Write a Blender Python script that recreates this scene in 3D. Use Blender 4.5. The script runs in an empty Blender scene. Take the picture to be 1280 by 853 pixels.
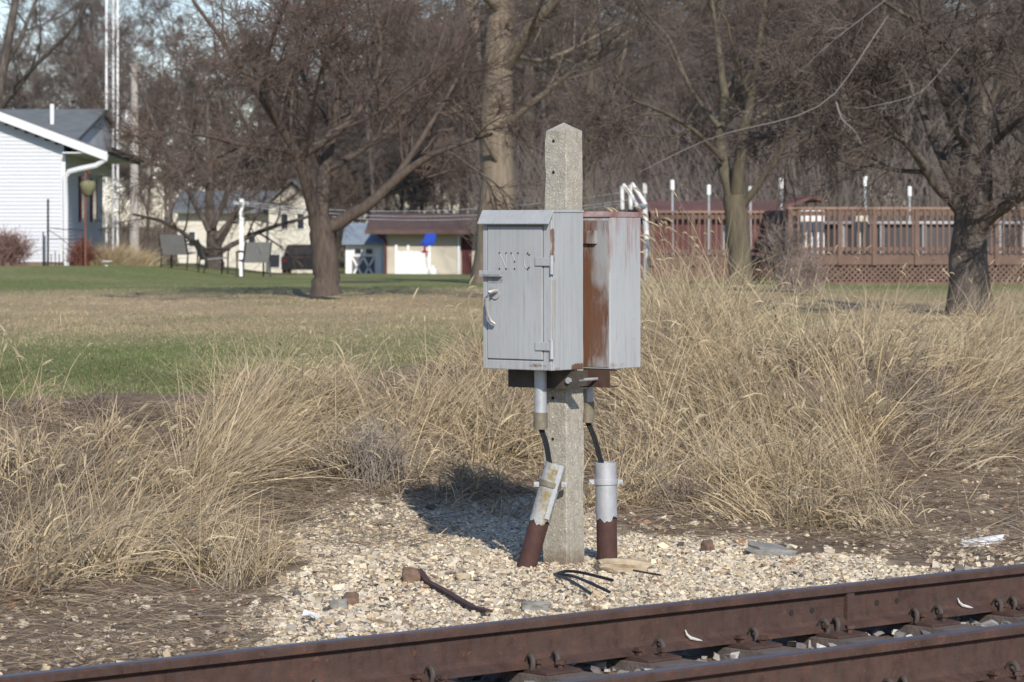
import bpy, math, random
import numpy as np
from math import radians, sin, cos, pi

random.seed(7)
rng = np.random.default_rng(11)
sc = bpy.context.scene
COL = sc.collection

# ------------------------------------------------------------------ camera, sky, sun, exposure
F, CZ, HZ = 3942.0, 1.7, 280.0          # focal length in photo pixels, eye height, photo row of the horizon
cam = bpy.data.cameras.new('camera')
cam.sensor_width = 36.0
cam.lens = 36.0 * F / 1280.0
cam.shift_y = -(426.5 - HZ) / 1280.0
cam.clip_start, cam.clip_end = 0.1, 3000.0
cam.dof.use_dof = True
cam.dof.focus_distance = 15.7
cam.dof.aperture_fstop = 7.5
cam_o = bpy.data.objects.new('camera', cam)
cam_o.location = (0, 0, CZ)
cam_o.rotation_euler = (radians(90), 0, 0)
COL.objects.link(cam_o)
sc.camera = cam_o

SUN_EL, SUN_AZ = 32.0, 168.5            # azimuth clockwise from +Y (the view direction)
world = bpy.data.worlds.new('World')
sc.world = world
world.use_nodes = True
wn = world.node_tree
sky = wn.nodes.new('ShaderNodeTexSky')
sky.sky_type = 'NISHITA'
sky.sun_disc = False
sky.sun_elevation = radians(SUN_EL)
sky.sun_rotation = radians(SUN_AZ)
sky.air_density = 1.0
sky.dust_density = 0.2
sky.ozone_density = 4.0
bg = wn.nodes['Background']
bg.inputs['Strength'].default_value = 0.128
tint = wn.nodes.new('ShaderNodeMix'); tint.data_type = 'RGBA'; tint.blend_type = 'MULTIPLY'; tint.inputs[0].default_value = 1.0
tint.inputs[7].default_value = (1.05, .975, 1.02, 1)      # white balance of the sky as a whole
wn.links.new(sky.outputs[0], tint.inputs[6])
wn.links.new(tint.outputs[2], bg.inputs['Color'])
sun = bpy.data.lights.new('sun', 'SUN')
sun.energy = 4.0
sun.angle = radians(0.53)
sun.color = (1.0, 0.93, 0.84)
sun_o = bpy.data.objects.new('sun', sun)
a, e = radians(SUN_AZ), radians(SUN_EL)
import mathutils
sd = mathutils.Vector((sin(a) * cos(e), cos(a) * cos(e), sin(e)))
sun_o.rotation_euler = sd.to_track_quat('Z', 'Y').to_euler()
sun_o.location = (6, -15, 12)
COL.objects.link(sun_o)
sc.view_settings.view_transform = 'Standard'
sc.view_settings.look = 'None'
sc.view_settings.exposure = 0.36
sc.view_settings.gamma = 1.0
sc.render.engine = 'CYCLES'
sc.cycles.use_denoising = True
sc.cycles.max_bounces = 6
sc.cycles.diffuse_bounces = 3
sc.cycles.transparent_max_bounces = 6

# ------------------------------------------------------------------ helpers
def P(px, py, Y):
    """photo pixel at depth Y -> point"""
    return np.array([(px - 640.0) * Y / F, Y, CZ - (py - HZ) * Y / F])

TH = radians(41.0)                        # the track runs off to the right at this angle
TD = np.array([cos(TH), sin(TH)])
TN = np.array([-sin(TH), cos(TH)])
def track(s, t, z=0.0):
    return np.array([s * TD[0] + t * TN[0], 12.0 + s * TD[1] + t * TN[1], z])
def st(X, Y):
    return X * TD[0] + (Y - 12) * TD[1], X * TN[0] + (Y - 12) * TN[1]
def s_at_px(px, t=0.0):
    k = (px - 640.0) / F
    # X = kY ;  TN.(X,Y-12)=t
    Y = (t + 12 * TN[1]) / (k * TN[0] + TN[1])
    return k * Y * TD[0] + (Y - 12) * TD[1]
def sstep(a, b, x):
    q = np.clip((x - a) / (b - a), 0, 1)
    return q * q * (3 - 2 * q)
def vnoise(x, y, seed=0):
    """cheap smooth value noise"""
    xi, yi = np.floor(x).astype(np.int64), np.floor(y).astype(np.int64)
    xf, yf = x - xi, y - yi
    xf, yf = xf * xf * (3 - 2 * xf), yf * yf * (3 - 2 * yf)
    def h(i, j):
        n = (i * 374761393 + j * 668265263 + seed * 1274126177) & 0x7fffffff
        n = ((n ^ (n >> 13)) * 1274126177) & 0x7fffffff
        return ((n ^ (n >> 16)) & 0xffff) / 65535.0
    return (h(xi, yi) * (1 - xf) * (1 - yf) + h(xi + 1, yi) * xf * (1 - yf)
            + h(xi, yi + 1) * (1 - xf) * yf + h(xi + 1, yi + 1) * xf * yf)
LY = [0, 22, 30, 50, 80, 90, 120, 135, 160, 220, 400, 1200]
LZ = [.50, .50, .56, .64, .36, .29, -.40, -.66, -.85, -.9, -.6, 0]
def height(X, Y):
    X = np.asarray(X, float); Y = np.asarray(Y, float)
    s, t = st(X, Y)
    z = sstep(2.9, 10.0, t) * np.interp(Y, LY, LZ)
    z = z + (0.29 * sstep(-6.5, -9.5, X) * sstep(55, 72, Y) * (1 - sstep(95, 120, Y)))
    z = z + 0.40 * np.exp(-((s - 8.8) / 2.8) ** 2 - ((t - 7.3) / 2.0) ** 2)
    bank = sstep(1.2, 4.0, t) * (1 - sstep(10, 14, t))
    z = z + bank * ((vnoise(X * 1.3, Y * 1.3, 1) - .5) * .10 + (vnoise(X * 4, Y * 4, 2) - .5) * .035)
    z = z + (vnoise(X * .12, Y * .12, 3) - .5) * .06 * sstep(10, 20, t)
    z = z - .05 * sstep(1.1, .6, t)
    return z
def ground_at(px, py):
    px = np.asarray(px, float); py = np.asarray(py, float)
    Y = np.full(np.broadcast(px, py).shape, 18.0)
    for _ in range(40):
        z = height((px - 640) * Y / F, Y)
        Yn = F * (CZ - z) / np.maximum(py - HZ, 20)
        Y = Y * .6 + np.clip(Yn, 5, 200) * .4
    X = (px - 640) * Y / F
    return X, Y, height(X, Y)
def gp(px, py):
    X, Y, z = ground_at(np.array([px]), np.array([py]))
    return np.array([X[0], Y[0], z[0]])

ORG = {}
def new_obj(name, data, parent=None, loc=None):
    o = bpy.data.objects.new(name, data)
    COL.objects.link(o)
    if parent is not None:
        o.parent = parent
        ORG[o.name] = ORG[parent.name]
    else:
        ORG[o.name] = np.zeros(3) if loc is None else np.array(loc, float)
        if loc is not None:
            o.location = loc
    return o
def tag(o, label=None, cat=None, group=None, kind=None):
    if label: o['label'] = label
    if cat: o['category'] = cat
    if group: o['group'] = group
    if kind: o['kind'] = kind
    return o
def thing(name, loc, label, cat, group=None, rotz=0.0):
    o = new_obj(name, None, None, tuple(float(v) for v in loc))
    o.empty_display_size = 0.1
    o.rotation_euler = (0, 0, rotz)
    return tag(o, label, cat, group)
def mesh_np(name, V, faces, mat, col=None, smooth=False):
    """V (n,3); faces = array (m,k) or list of such arrays"""
    V = np.asarray(V, np.float32)
    if not isinstance(faces, list): faces = [faces]
    faces = [np.asarray(f, np.int32) for f in faces if len(f)]
    me = bpy.data.meshes.new(name)
    me.vertices.add(len(V)); me.vertices.foreach_set('co', V.ravel())
    nl = sum(f.size for f in faces); npoly = sum(len(f) for f in faces)
    me.loops.add(nl); me.polygons.add(npoly)
    me.loops.foreach_set('vertex_index', np.concatenate([f.ravel() for f in faces]))
    starts, off = [], 0
    for f in faces:
        starts.append(off + np.arange(len(f)) * f.shape[1]); off += f.size
    me.polygons.foreach_set('loop_start', np.concatenate(starts).astype(np.int32))
    me.polygons.foreach_set('use_smooth', np.full(npoly, bool(smooth)))
    me.update(calc_edges=True)
    if col is not None:
        c = np.ones((len(V), 4), np.float32); c[:, :3] = col
        at = me.color_attributes.new('Col', 'FLOAT_COLOR', 'POINT')
        at.data.foreach_set('color', c.ravel())
    if mat is not None: me.materials.append(mat)
    return me

class MB:
    """collects simple shapes, links them as ONE mesh object"""
    def __init__(s): s.v = []; s.f = {}; s.n = 0
    def add(s, V, *faces):
        V = np.asarray(V, float); s.v.append(V)
        for f in faces:
            f = np.asarray(f, int)
            s.f.setdefault(f.shape[1], []).append(f + s.n)
        s.n += len(V); return s
    def hexa(s, c8):
        return s.add(c8, [(0, 3, 2, 1), (4, 5, 6, 7), (0, 1, 5, 4), (1, 2, 6, 5), (2, 3, 7, 6), (3, 0, 4, 7)])
    def box(s, lo, hi, R=None, o=(0, 0, 0)):
        x0, y0, z0 = lo; x1, y1, z1 = hi
        c = np.array([(x0, y0, z0), (x1, y0, z0), (x1, y1, z0), (x0, y1, z0), (x0, y0, z1), (x1, y0, z1), (x1, y1, z1), (x0, y1, z1)], float)
        if R is not None: c = c @ np.asarray(R).T
        return s.hexa(c + np.array(o))
    def cbox(s, c, size, R=None):
        h = np.array(size) / 2.0
        return s.box(-h, h, R, c)
    def bar(s, p, q, w, d, up=(0, 0, 1)):
        p, q = np.array(p, float), np.array(q, float)
        t = q - p; L = np.linalg.norm(t); t /= L
        a = np.cross(t, up); n = np.linalg.norm(a)
        a = np.array([1., 0, 0]) if n < 1e-6 else a / n
        b = np.cross(a, t)
        c = [p + a * i * w / 2 + b * j * d / 2 for i, j in ((-1, -1), (1, -1), (1, 1), (-1, 1))]
        c += [x + t * L for x in c]
        return s.hexa(np.array(c))
    def tube(s, pts, r, k=8, cap=True):
        pts = np.asarray(pts, float); n = len(pts)
        r = np.broadcast_to(np.asarray(r, float), (n,))
        tan = np.gradient(pts, axis=0); tan /= np.linalg.norm(tan, axis=1)[:, None] + 1e-12
        ref = np.array([.31, .17, .93]) if abs(tan[0, 2]) < .8 else np.array([.95, .2, .1])
        A = np.cross(tan, ref); A /= np.linalg.norm(A, axis=1)[:, None]
        B = np.cross(tan, A)
        an = np.arange(k) * 2 * pi / k
        V = (pts[:, None] + r[:, None, None] * (np.cos(an)[None, :, None] * A[:, None] + np.sin(an)[None, :, None] * B[:, None])).reshape(-1, 3)
        i = np.arange(n - 1)[:, None] * k; j = np.arange(k)[None]; j2 = (j + 1) % k
        f = np.stack([i + j, i + j2, i + k + j2, i + k + j], -1).reshape(-1, 4)
        base = s.n
        s.add(V, f)
        if cap:
            s.f.setdefault(k, []).append(np.array([list(range(k))[::-1], list(range((n - 1) * k, n * k))]) + base)
        return s
    def prism(s, poly, y0, y1, axis=1):
        """poly of (a,b) extruded along axis between y0 and y1"""
        poly = np.array(poly, float); k = len(poly)
        def mk(v):
            o = np.zeros((k, 3)); ax = [i for i in range(3) if i != axis]
            o[:, ax[0]] = poly[:, 0]; o[:, ax[1]] = poly[:, 1]; o[:, axis] = v; return o
        V = np.concatenate([mk(y0), mk(y1)])
        i = np.arange(k); j = (i + 1) % k
        return s.add(V, np.stack([i, j, j + k, i + k], -1), [list(range(k))[::-1], list(range(k, 2 * k))])
    def lathe(s, prof, c=(0, 0, 0), k=12):
        prof = np.array(prof, float); n = len(prof)
        an = np.arange(k) * 2 * pi / k
        V = np.stack([prof[:, 0, None] * np.cos(an), prof[:, 0, None] * np.sin(an), np.repeat(prof[:, 1, None], k, 1)], -1).reshape(-1, 3) + np.array(c)
        i = np.arange(n - 1)[:, None] * k; j = np.arange(k)[None]; j2 = (j + 1) % k
        base = s.n
        s.add(V, np.stack([i + j, i + j2, i + k + j2, i + k + j], -1).reshape(-1, 4))
        s.f.setdefault(k, []).append(np.array([list(range(k))[::-1], list(range((n - 1) * k, n * k))]) + base)
        return s
    def build(s, name, mat, parent=None, local=False, smooth=False, bevel=0.0, loc=None):
        V = np.concatenate(s.v)
        if parent is not None and not local: V = V - ORG[parent.name]
        if parent is None and loc is not None and not local: V = V - np.array(loc)
        me = mesh_np(name, V, [np.concatenate(f) for f in s.f.values()], mat, smooth=smooth)
        o = new_obj(name, me, parent, loc)
        if smooth:
            me.set_sharp_from_angle(angle=radians(40))
        if bevel:
            b = o.modifiers.new('bevel', 'BEVEL'); b.width = bevel; b.segments = 2; b.limit_method = 'ANGLE'
        return o
def share(name, src, parent, offset=(0, 0, 0), rot=None):
    o = new_obj(name, src.data, parent)
    o.location = offset
    if rot: o.rotation_euler = rot
    return o

# ------------------------------------------------------------------ materials
MATS = {}
def mat(name, col, rough=.7, var=.25, scale=6.0, bump=0.0, bscale=60.0, metal=0.0, col2=None, stretch=(1, 1, 1), vcol=False, spec=.3, trans=0.0):
    m = bpy.data.materials.new(name); m.use_nodes = True
    nt = m.node_tree; N = nt.nodes; L = nt.links
    b = N['Principled BSDF']
    b.inputs['Roughness'].default_value = rough
    b.inputs['Metallic'].default_value = metal
    b.inputs['Specular IOR Level'].default_value = spec
    tc = N.new('ShaderNodeTexCoord'); mp = N.new('ShaderNodeMapping'); mp.inputs['Scale'].default_value = stretch
    L.new(tc.outputs['Object'], mp.inputs['Vector'])
    n1 = N.new('ShaderNodeTexNoise'); n1.inputs['Scale'].default_value = scale; n1.inputs['Detail'].default_value = 6
    n1.inputs['Roughness'].default_value = .65
    L.new(mp.outputs[0], n1.inputs['Vector'])
    c = np.array(col); c2 = np.array(col2) if col2 is not None else c * (1 - var)
    if vcol:
        at = N.new('ShaderNodeVertexColor'); at.layer_name = 'Col'
        mx = N.new('ShaderNodeMix'); mx.data_type = 'RGBA'; mx.blend_type = 'MULTIPLY'; mx.inputs[0].default_value = 1.0
        rp = N.new('ShaderNodeValToRGB')
        rp.color_ramp.elements[0].position = .3; rp.color_ramp.elements[0].color = (1 - var, 1 - var, 1 - var, 1)
        rp.color_ramp.elements[1].position = .7; rp.color_ramp.elements[1].color = (1, 1, 1, 1)
        L.new(n1.outputs[0], rp.inputs[0]); L.new(at.outputs[0], mx.inputs[6]); L.new(rp.outputs[0], mx.inputs[7])
        cout = mx.outputs[2]
    else:
        rp = N.new('ShaderNodeValToRGB')
        rp.color_ramp.elements[0].position = .35; rp.color_ramp.elements[0].color = (*c2, 1)
        rp.color_ramp.elements[1].position = .68; rp.color_ramp.elements[1].color = (*c, 1)
        L.new(n1.outputs[0], rp.inputs[0]); cout = rp.outputs[0]
    L.new(cout, b.inputs['Base Color'])
    if bump:
        n2 = N.new('ShaderNodeTexNoise'); n2.inputs['Scale'].default_value = bscale; n2.inputs['Detail'].default_value = 5
        L.new(mp.outputs[0], n2.inputs['Vector'])
        bp = N.new('ShaderNodeBump'); bp.inputs['Strength'].default_value = bump; bp.inputs['Distance'].default_value = .01
        L.new(n2.outputs[0], bp.inputs['Height']); L.new(bp.outputs[0], b.inputs['Normal'])
    if trans:
        tr = N.new('ShaderNodeBsdfTranslucent'); L.new(cout, tr.inputs['Color'])
        ms = N.new('ShaderNodeMixShader'); ms.inputs[0].default_value = trans
        L.new(b.outputs[0], ms.inputs[1]); L.new(tr.outputs[0], ms.inputs[2])
        L.new(ms.outputs[0], N['Material Output'].inputs['Surface'])
    MATS[name] = m
    return m
def add_layer(m, col, scale, lo, hi, stretch=(1, 1, 1), rough=None, axis=None, arange=None, detail=8, seed=0.0):
    """a second colour laid over the base colour where a noise (optionally limited along one object axis) is high"""
    nt = m.node_tree; N = nt.nodes; L = nt.links
    b = N['Principled BSDF']
    src = b.inputs['Base Color'].links[0].from_socket
    tc = N.new('ShaderNodeTexCoord'); mp = N.new('ShaderNodeMapping'); mp.inputs['Scale'].default_value = stretch
    mp.inputs['Location'].default_value = (seed, seed * .7, seed * 1.3)
    L.new(tc.outputs['Object'], mp.inputs['Vector'])
    n = N.new('ShaderNodeTexNoise'); n.inputs['Scale'].default_value = scale; n.inputs['Detail'].default_value = detail
    n.inputs['Roughness'].default_value = .7
    L.new(mp.outputs[0], n.inputs['Vector'])
    v = n.outputs[0]
    if axis is not None:
        sp = N.new('ShaderNodeSeparateXYZ'); L.new(tc.outputs['Object'], sp.inputs[0])
        mr = N.new('ShaderNodeMapRange'); mr.inputs['From Min'].default_value = arange[0]; mr.inputs['From Max'].default_value = arange[1]
        mr.inputs['To Min'].default_value = arange[2]; mr.inputs['To Max'].default_value = arange[3]
        L.new(sp.outputs[axis], mr.inputs['Value'])
        ad = N.new('ShaderNodeMath'); ad.operation = 'ADD'
        L.new(v, ad.inputs[0]); L.new(mr.outputs[0], ad.inputs[1]); v = ad.outputs[0]
    mr2 = N.new('ShaderNodeMapRange'); mr2.inputs['From Min'].default_value = lo; mr2.inputs['From Max'].default_value = hi
    L.new(v, mr2.inputs['Value'])
    mx = N.new('ShaderNodeMix'); mx.data_type = 'RGBA'; mx.inputs[7].default_value = (*col, 1)
    L.new(mr2.outputs[0], mx.inputs[0]); L.new(src, mx.inputs[6]); L.new(mx.outputs[2], b.inputs['Base Color'])
    if rough is not None:
        mq = N.new('ShaderNodeMix'); mq.data_type = 'FLOAT'
        mq.inputs[2].default_value = b.inputs['Roughness'].default_value; mq.inputs[3].default_value = rough
        L.new(mr2.outputs[0], mq.inputs[0]); L.new(mq.outputs[0], b.inputs['Roughness'])
    return m

def add_stain(m, col, lo, hi, soft=.02, scale=30, thr=.5, width=.2, seed=0.0, strength=1.0, stretch=(1, 1, 1), rough=.85):
    """a stain with a place of its own: inside an object-space box, broken up by noise"""
    nt = m.node_tree; N = nt.nodes; L = nt.links
    b = N['Principled BSDF']; src = b.inputs['Base Color'].links[0].from_socket
    tc = N.new('ShaderNodeTexCoord'); sp = N.new('ShaderNodeSeparateXYZ'); L.new(tc.outputs['Object'], sp.inputs[0])
    mp = N.new('ShaderNodeMapping'); mp.inputs['Location'].default_value = (seed, seed, seed); mp.inputs['Scale'].default_value = stretch
    L.new(tc.outputs['Object'], mp.inputs['Vector'])
    n = N.new('ShaderNodeTexNoise'); n.inputs['Scale'].default_value = scale; n.inputs['Detail'].default_value = 7; n.inputs['Roughness'].default_value = .65
    L.new(mp.outputs[0], n.inputs['Vector'])
    acc = None
    for ax in range(3):
        for v, sg in ((lo[ax], 1), (hi[ax], -1)):
            if v is None: continue
            mr = N.new('ShaderNodeMapRange'); mr.inputs['From Min'].default_value = v - soft * sg; mr.inputs['From Max'].default_value = v + soft * sg
            L.new(sp.outputs[ax], mr.inputs['Value'])
            if acc is None: acc = mr.outputs[0]
            else:
                mu = N.new('ShaderNodeMath'); mu.operation = 'MULTIPLY'; L.new(acc, mu.inputs[0]); L.new(mr.outputs[0], mu.inputs[1]); acc = mu.outputs[0]
    # mask = smoothstep(thr, thr+width, noise * mask)
    mu = N.new('ShaderNodeMath'); mu.operation = 'MULTIPLY'; L.new(acc, mu.inputs[0]); L.new(n.outputs[0], mu.inputs[1])
    mr = N.new('ShaderNodeMapRange'); mr.inputs['From Min'].default_value = thr; mr.inputs['From Max'].default_value = thr + width; mr.inputs['To Max'].default_value = strength
    L.new(mu.outputs[0], mr.inputs['Value'])
    mx = N.new('ShaderNodeMix'); mx.data_type = 'RGBA'; mx.inputs[7].default_value = (*col, 1)
    L.new(mr.outputs[0], mx.inputs[0]); L.new(src, mx.inputs[6]); L.new(mx.outputs[2], b.inputs['Base Color'])
    return m
RUST = (.12, .045, .022)
M_paint = mat('grey_paint', (.375, .392, .39), .48, .14, 4, .22, 7, stretch=(1, 1, .4))
add_layer(M_paint, (.20, .14, .10), 16, .685, .75, (1, 1, 1), .8, seed=3)
add_layer(M_paint, (.27, .275, .28), 9, .48, .72, (6, 6, .35), seed=1)
add_layer(M_paint, (.33, .315, .29), 3, .52, .72, seed=14)
add_layer(M_paint, (.15, .085, .05), 9, .72, .86, axis=2, arange=(0, .05, .2, 0), rough=.85, seed=5)
M_paint2 = mat('grey_paint_streaked', (.395, .41, .408), .5, .12, 5, .22, 7, stretch=(1, 1, .25))
add_layer(M_paint2, (.27, .12, .10), 6, .55, .78, (5, 5, .5), .8, axis=2, arange=(.45, .79, 0, .13), seed=2)
add_layer(M_paint2, (.05, .045, .04), 14, .68, .74, (1, 1, .6), .8, seed=7)
add_layer(M_paint2, (.30, .31, .33), 9, .52, .70, (6, 6, .3), seed=1)
# front box stains, in box-local metres (origin at -.04, -.2, .98 of the post frame)
BR, DK = (.13, .075, .045), (.06, .048, .04)
add_stain(M_paint, (.15, .07, .04), (.20, -.14, .52), (None, -.105, .70), .012, 18, .3, .15, 1.0, .9)
add_stain(M_paint, (.27, .23, .19), (.20, -.14, .02), (None, -.085, .46), .02, 10, .28, .3, 2.0, .75, (1, 1, .3))
add_stain(M_paint, BR, (.20, .02, None), (None, .14, .035), .016, 30, .30, .16, 3.0)
add_stain(M_paint, BR, (.06, None, .0), (.20, -.12, .045), .02, 26, .32, .16, 4.0)
add_stain(M_paint, DK, (-.20, None, .415), (-.075, -.125, .475), .014, 24, .36, .3, 5.0, .7)
add_stain(M_paint, DK, (-.19, None, .345), (-.09, -.125, .42), .018, 24, .38, .3, 6.0, .6)
add_stain(M_paint, (.2, .17, .14), (-.20, None, .05), (.12, -.12, .30), .05, 40, .62, .05, 7.0, .9)
add_stain(M_paint, (.2, .17, .14), (-.20, None, .52), (-.12, -.12, .70), .05, 40, .60, .05, 8.0, .9)
# rear box stains (origin at 0, .2, .975)
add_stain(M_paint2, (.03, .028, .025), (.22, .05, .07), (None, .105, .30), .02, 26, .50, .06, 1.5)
add_stain(M_paint2, (.24, .075, .06), (.22, -.14, .5), (None, -.10, .78), .03, 16, .30, .3, 2.5, .6, (1, 1, .4))
add_stain(M_paint2, (.20, .13, .10), (.22, None, -.02), (None, .02, .05), .03, 20, .32, .2, 3.5, .9)
M_rustback = mat('rusted_paint', (.34, .34, .33), .75, .3, 8, .25, 60, stretch=(1, 1, .4))
add_layer(M_rustback, (.115, .052, .030), 5.5, .40, .60, (4, 4, .45), .9, axis=0, arange=(.02, .2335, .14, -.10), seed=4)
add_stain(M_rustback, (.13, .06, .033), (.04, None, .02), (.215, None, .56), .05, 12, .27, .2, 5.5, .9, (1, 1, .4))
add_stain(M_rustback, (.30, .30, .30), (.12, None, .40), (.24, None, .70), .05, 9, .22, .3, 6.5, .8, (1, 1, .4))
M_rust = mat('rusty_steel', (.098, .056, .043), .62, .45, 14, .25, 120, metal=.1)
add_layer(M_rust, (.155, .082, .055), 5, .5, .8, seed=2)
M_polish = mat('worn_rail_top', (.16, .125, .115), .42, .45, 9, .1, 120, metal=.5, stretch=(.2, 1, 1))
add_layer(M_rust, (.05, .035, .03), 3, .55, .75, (.6, 1, 4), .7, seed=11)
add_layer(M_rust, (.17, .085, .05), 26, .60, .72, seed=12)
add_layer(M_rust, (.075, .05, .042), 4, .46, .62, (9, 1, .7), seed=15)
M_darksteel = mat('dark_steel', (.10, .085, .07), .7, .4, 12, .2, 90, metal=.2)
M_galv = mat('galvanised_steel', (.48, .49, .50), .45, .25, 12, .08, 80, metal=.35)
M_galv_l = mat('galvanised_lichen', (.42, .42, .40), .6, .25, 12, .1, 80, metal=.2)
add_layer(M_galv_l, (.22, .17, .06), 16, .48, .62, seed=3)
add_layer(M_galv_l, (.06, .05, .045), 22, .60, .68, seed=8)
M_piperust = mat('pipe_rust', (.085, .042, .034), .75, .35, 18, .2, 120)
M_brass = mat('dull_coupling', (.24, .21, .15), .6, .35, 20, .1, 90, metal=.3)
M_black = mat('black_rubber', (.02, .02, .022), .5, .3, 30)
M_conc = mat('pebbled_concrete', (.40, .37, .30), .9, .3, 24, .6, 90)
add_layer(M_conc, (.60, .57, .50), 85, .60, .66, seed=2, detail=3)
add_layer(M_conc, (.20, .18, .15), 90, .64, .69, seed=6, detail=3)
add_layer(M_conc, (.27, .27, .18), 6, .55, .75, seed=9)
add_layer(M_conc, (.24, .21, .16), 5, .54, .74, (7, 7, .7), seed=13)
add_stain(M_conc, (.17, .125, .085), (None, None, -.3), (None, None, .09), .07, 18, .25, .3, 2.0, .8)
M_hole = mat('dark_hole', (.03, .025, .02), .9)
M_handle = mat('worn_handle', (.50, .49, .46), .35, .2, 30, metal=.5)
M_markwhite = mat('mark_white', (.62, .60, .56), .8, .3, 40)
M_wood = mat('tie_wood', (.16, .13, .11), .9, .4, 5, .5, 40, stretch=(1, 1, 1))
M_white = mat('white_paint', (.78, .78, .76), .5, .06, 3)
M_siding = mat('white_siding', (.52, .54, .565), .5, .04, 2)
M_trim = mat('white_trim', (.62, .63, .64), .45, .04, 3)
M_shingle = mat('grey_shingle', (.16, .175, .18), .9, .35, 3, stretch=(1, 1, 8))
M_found = mat('brown_foundation', (.22, .16, .12), .9, .3, 4)
M_soffit = mat('soffit', (.62, .63, .62), .6, .05, 2)
M_glass = mat('window_glass', (.03, .035, .045), .08, .2, 2, spec=.6)
M_redshut = mat('red_shutter', (.22, .03, .04), .6, .2, 4)
M_tan = mat('tan_siding', (.50, .46, .37), .7, .06, 1.5)
M_cream = mat('cream_siding', (.56, .53, .44), .7, .06, 1.0)
M_brownroof = mat('brown_roof', (.12, .078, .068), .85, .3, 2)
M_maroon = mat('maroon_door', (.10, .03, .028), .6, .2, 3)
M_bluegrey = mat('blue_grey_roof', (.22, .27, .32), .8, .2, 2)
M_blue = mat('blue_plastic', (.015, .06, .42), .4, .15, 8)
M_red = mat('red_plastic', (.42, .02, .03), .4, .15, 8)
M_deck = mat('deck_stain', (.172, .11, .085), .75, .3, 3, .1, 20)
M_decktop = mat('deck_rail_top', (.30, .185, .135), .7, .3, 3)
M_deckshade = mat('deck_side_shade', (.075, .035, .028), .8, .3, 3)  # deck stain darkened, shade of the receding side painted in
M_redroof = mat('red_roof', (.165, .085, .07), .8, .35, 1.2)
M_sling = mat('grey_sling', (.19, .19, .19), .8, .15, 8)
M_metaldark = mat('dark_metal', (.05, .045, .042), .5, .2, 8, metal=.3)
M_car = mat('black_car_paint', (.012, .012, .016), .2, .1, 2, spec=.6)
M_rim = mat('wheel_rim', (.35, .35, .36), .35, .1, 8, metal=.7)
M_tyre = mat('tyre', (.02, .02, .02), .9)
M_bark = mat('bark', (.115, .09, .073), .95, .45, 9, .9, 26, stretch=(2.5, 2.5, .5))
M_bark_dark = mat('bark_dark', (.105, .088, .074), .95, .5, 7, .8, 22, stretch=(2.5, 2.5, .5))
add_layer(M_bark_dark, (.19, .165, .14), 3, .52, .68, (2, 2, .5), seed=2)
M_bark_tan = mat('bark_tan', (.235, .19, .14), .95, .45, 5, .9, 14, stretch=(3, 3, .35))
M_bark_green = mat('bark_green', (.135, .115, .08), .95, .4, 6, .6, 22, stretch=(2.5, 2.5, .5))
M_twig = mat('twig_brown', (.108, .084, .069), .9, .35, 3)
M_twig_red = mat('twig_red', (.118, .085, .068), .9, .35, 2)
M_twig_far = mat('twig_far', (.15, .126, .112), .9, .4, .5)  # paler and greyer than near twigs: distance haze put into the colour
M_twig_pale = mat('twig_pale', (.20, .178, .162), .9, .3, 4)
M_grass = mat('dry_grass', (1, 1, 1), .7, .25, 9, vcol=True, trans=.22)
M_lawn = mat('lawn_blades', (1, 1, 1), .7, .2, 2, vcol=True, trans=.25)
M_stone = mat('gravel_stone', (1, 1, 1), .9, .25, 30, .3, 90, vcol=True)
M_leaf = mat('dead_leaf', (.24, .10, .05), .8, .4, 30)
M_rockbrown = mat('brown_rock', (.20, .13, .09), .9, .4, 18, .5, 60)
M_rockgrey = mat('grey_rock', (.26, .25, .22), .9, .35, 18, .5, 60)
M_rocktan = mat('tan_rock', (.46, .37, .25), .9, .35, 14, .6, 50)
M_rockwhite = mat('white_rock', (.72, .72, .70), .8, .2, 10, .3, 50)

# ------------------------------------------------------------------ ground
def proj(X, Y, Z):
    Yc = np.maximum(Y, .5)
    return 640 + F * X / Yc, HZ + F * (CZ - Z) / Yc
def in_poly(px, py, poly):
    px = np.asarray(px); py = np.asarray(py)
    inside = np.zeros(px.shape, bool); n = len(poly)
    for i in range(n):
        x0, y0 = poly[i]; x1, y1 = poly[(i + 1) % n]
        c = ((y0 > py) != (y1 > py)) & (px < (x1 - x0) * (py - y0) / (y1 - y0 + 1e-9) + x0)
        inside ^= c
    return inside
PAD = [(300, 812), (335, 745), (385, 700), (365, 655), (400, 622), (520, 614), (690, 620), (800, 668), (900, 676), (1000, 690), (1120, 700), (1180, 712), (1180, 740), (600, 800)]
def pad_mask(X, Y):
    px, py = proj(X, Y, height(X, Y))
    jx = (vnoise(X * 3, Y * 3, 21) - .5) * 60; jy = (vnoise(X * 3, Y * 3, 22) - .5) * 26
    return in_poly(px + jx, py + jy, PAD) & (Y > 5)
def lawn_mask(X, Y):
    s, t = st(X, Y)
    edge = 9.2 + 1.1 * (vnoise(X * .7, Y * .7, 5) - .5) + .6 * sstep(2, 6, X)
    return sstep(edge - .15, edge + .3, t)
def axis_lines(parts):
    out = []
    for a, b, n in parts: out.append(np.linspace(a, b, n, endpoint=False))
    return np.concatenate(out + [[parts[-1][1]]])
xs = axis_lines([(-900, -150, 8), (-150, -40, 12), (-40, -8, 30), (-8, -4, 20), (-4, 6, 84), (6, 12, 30), (12, 40, 28), (40, 150, 12), (150, 900, 8)])
ys = axis_lines([(-200, 0, 10), (0, 9, 10), (9, 26, 145), (26, 40, 50), (40, 170, 100), (170, 1500, 30)])
GX, GY = np.meshgrid(xs, ys, indexing='ij')
GZ = height(GX, GY)
nx, ny = GX.shape
V = np.stack([GX, GY, GZ], -1).reshape(-1, 3)
i = np.arange(nx - 1)[:, None] * ny; j = np.arange(ny - 1)[None]
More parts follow.
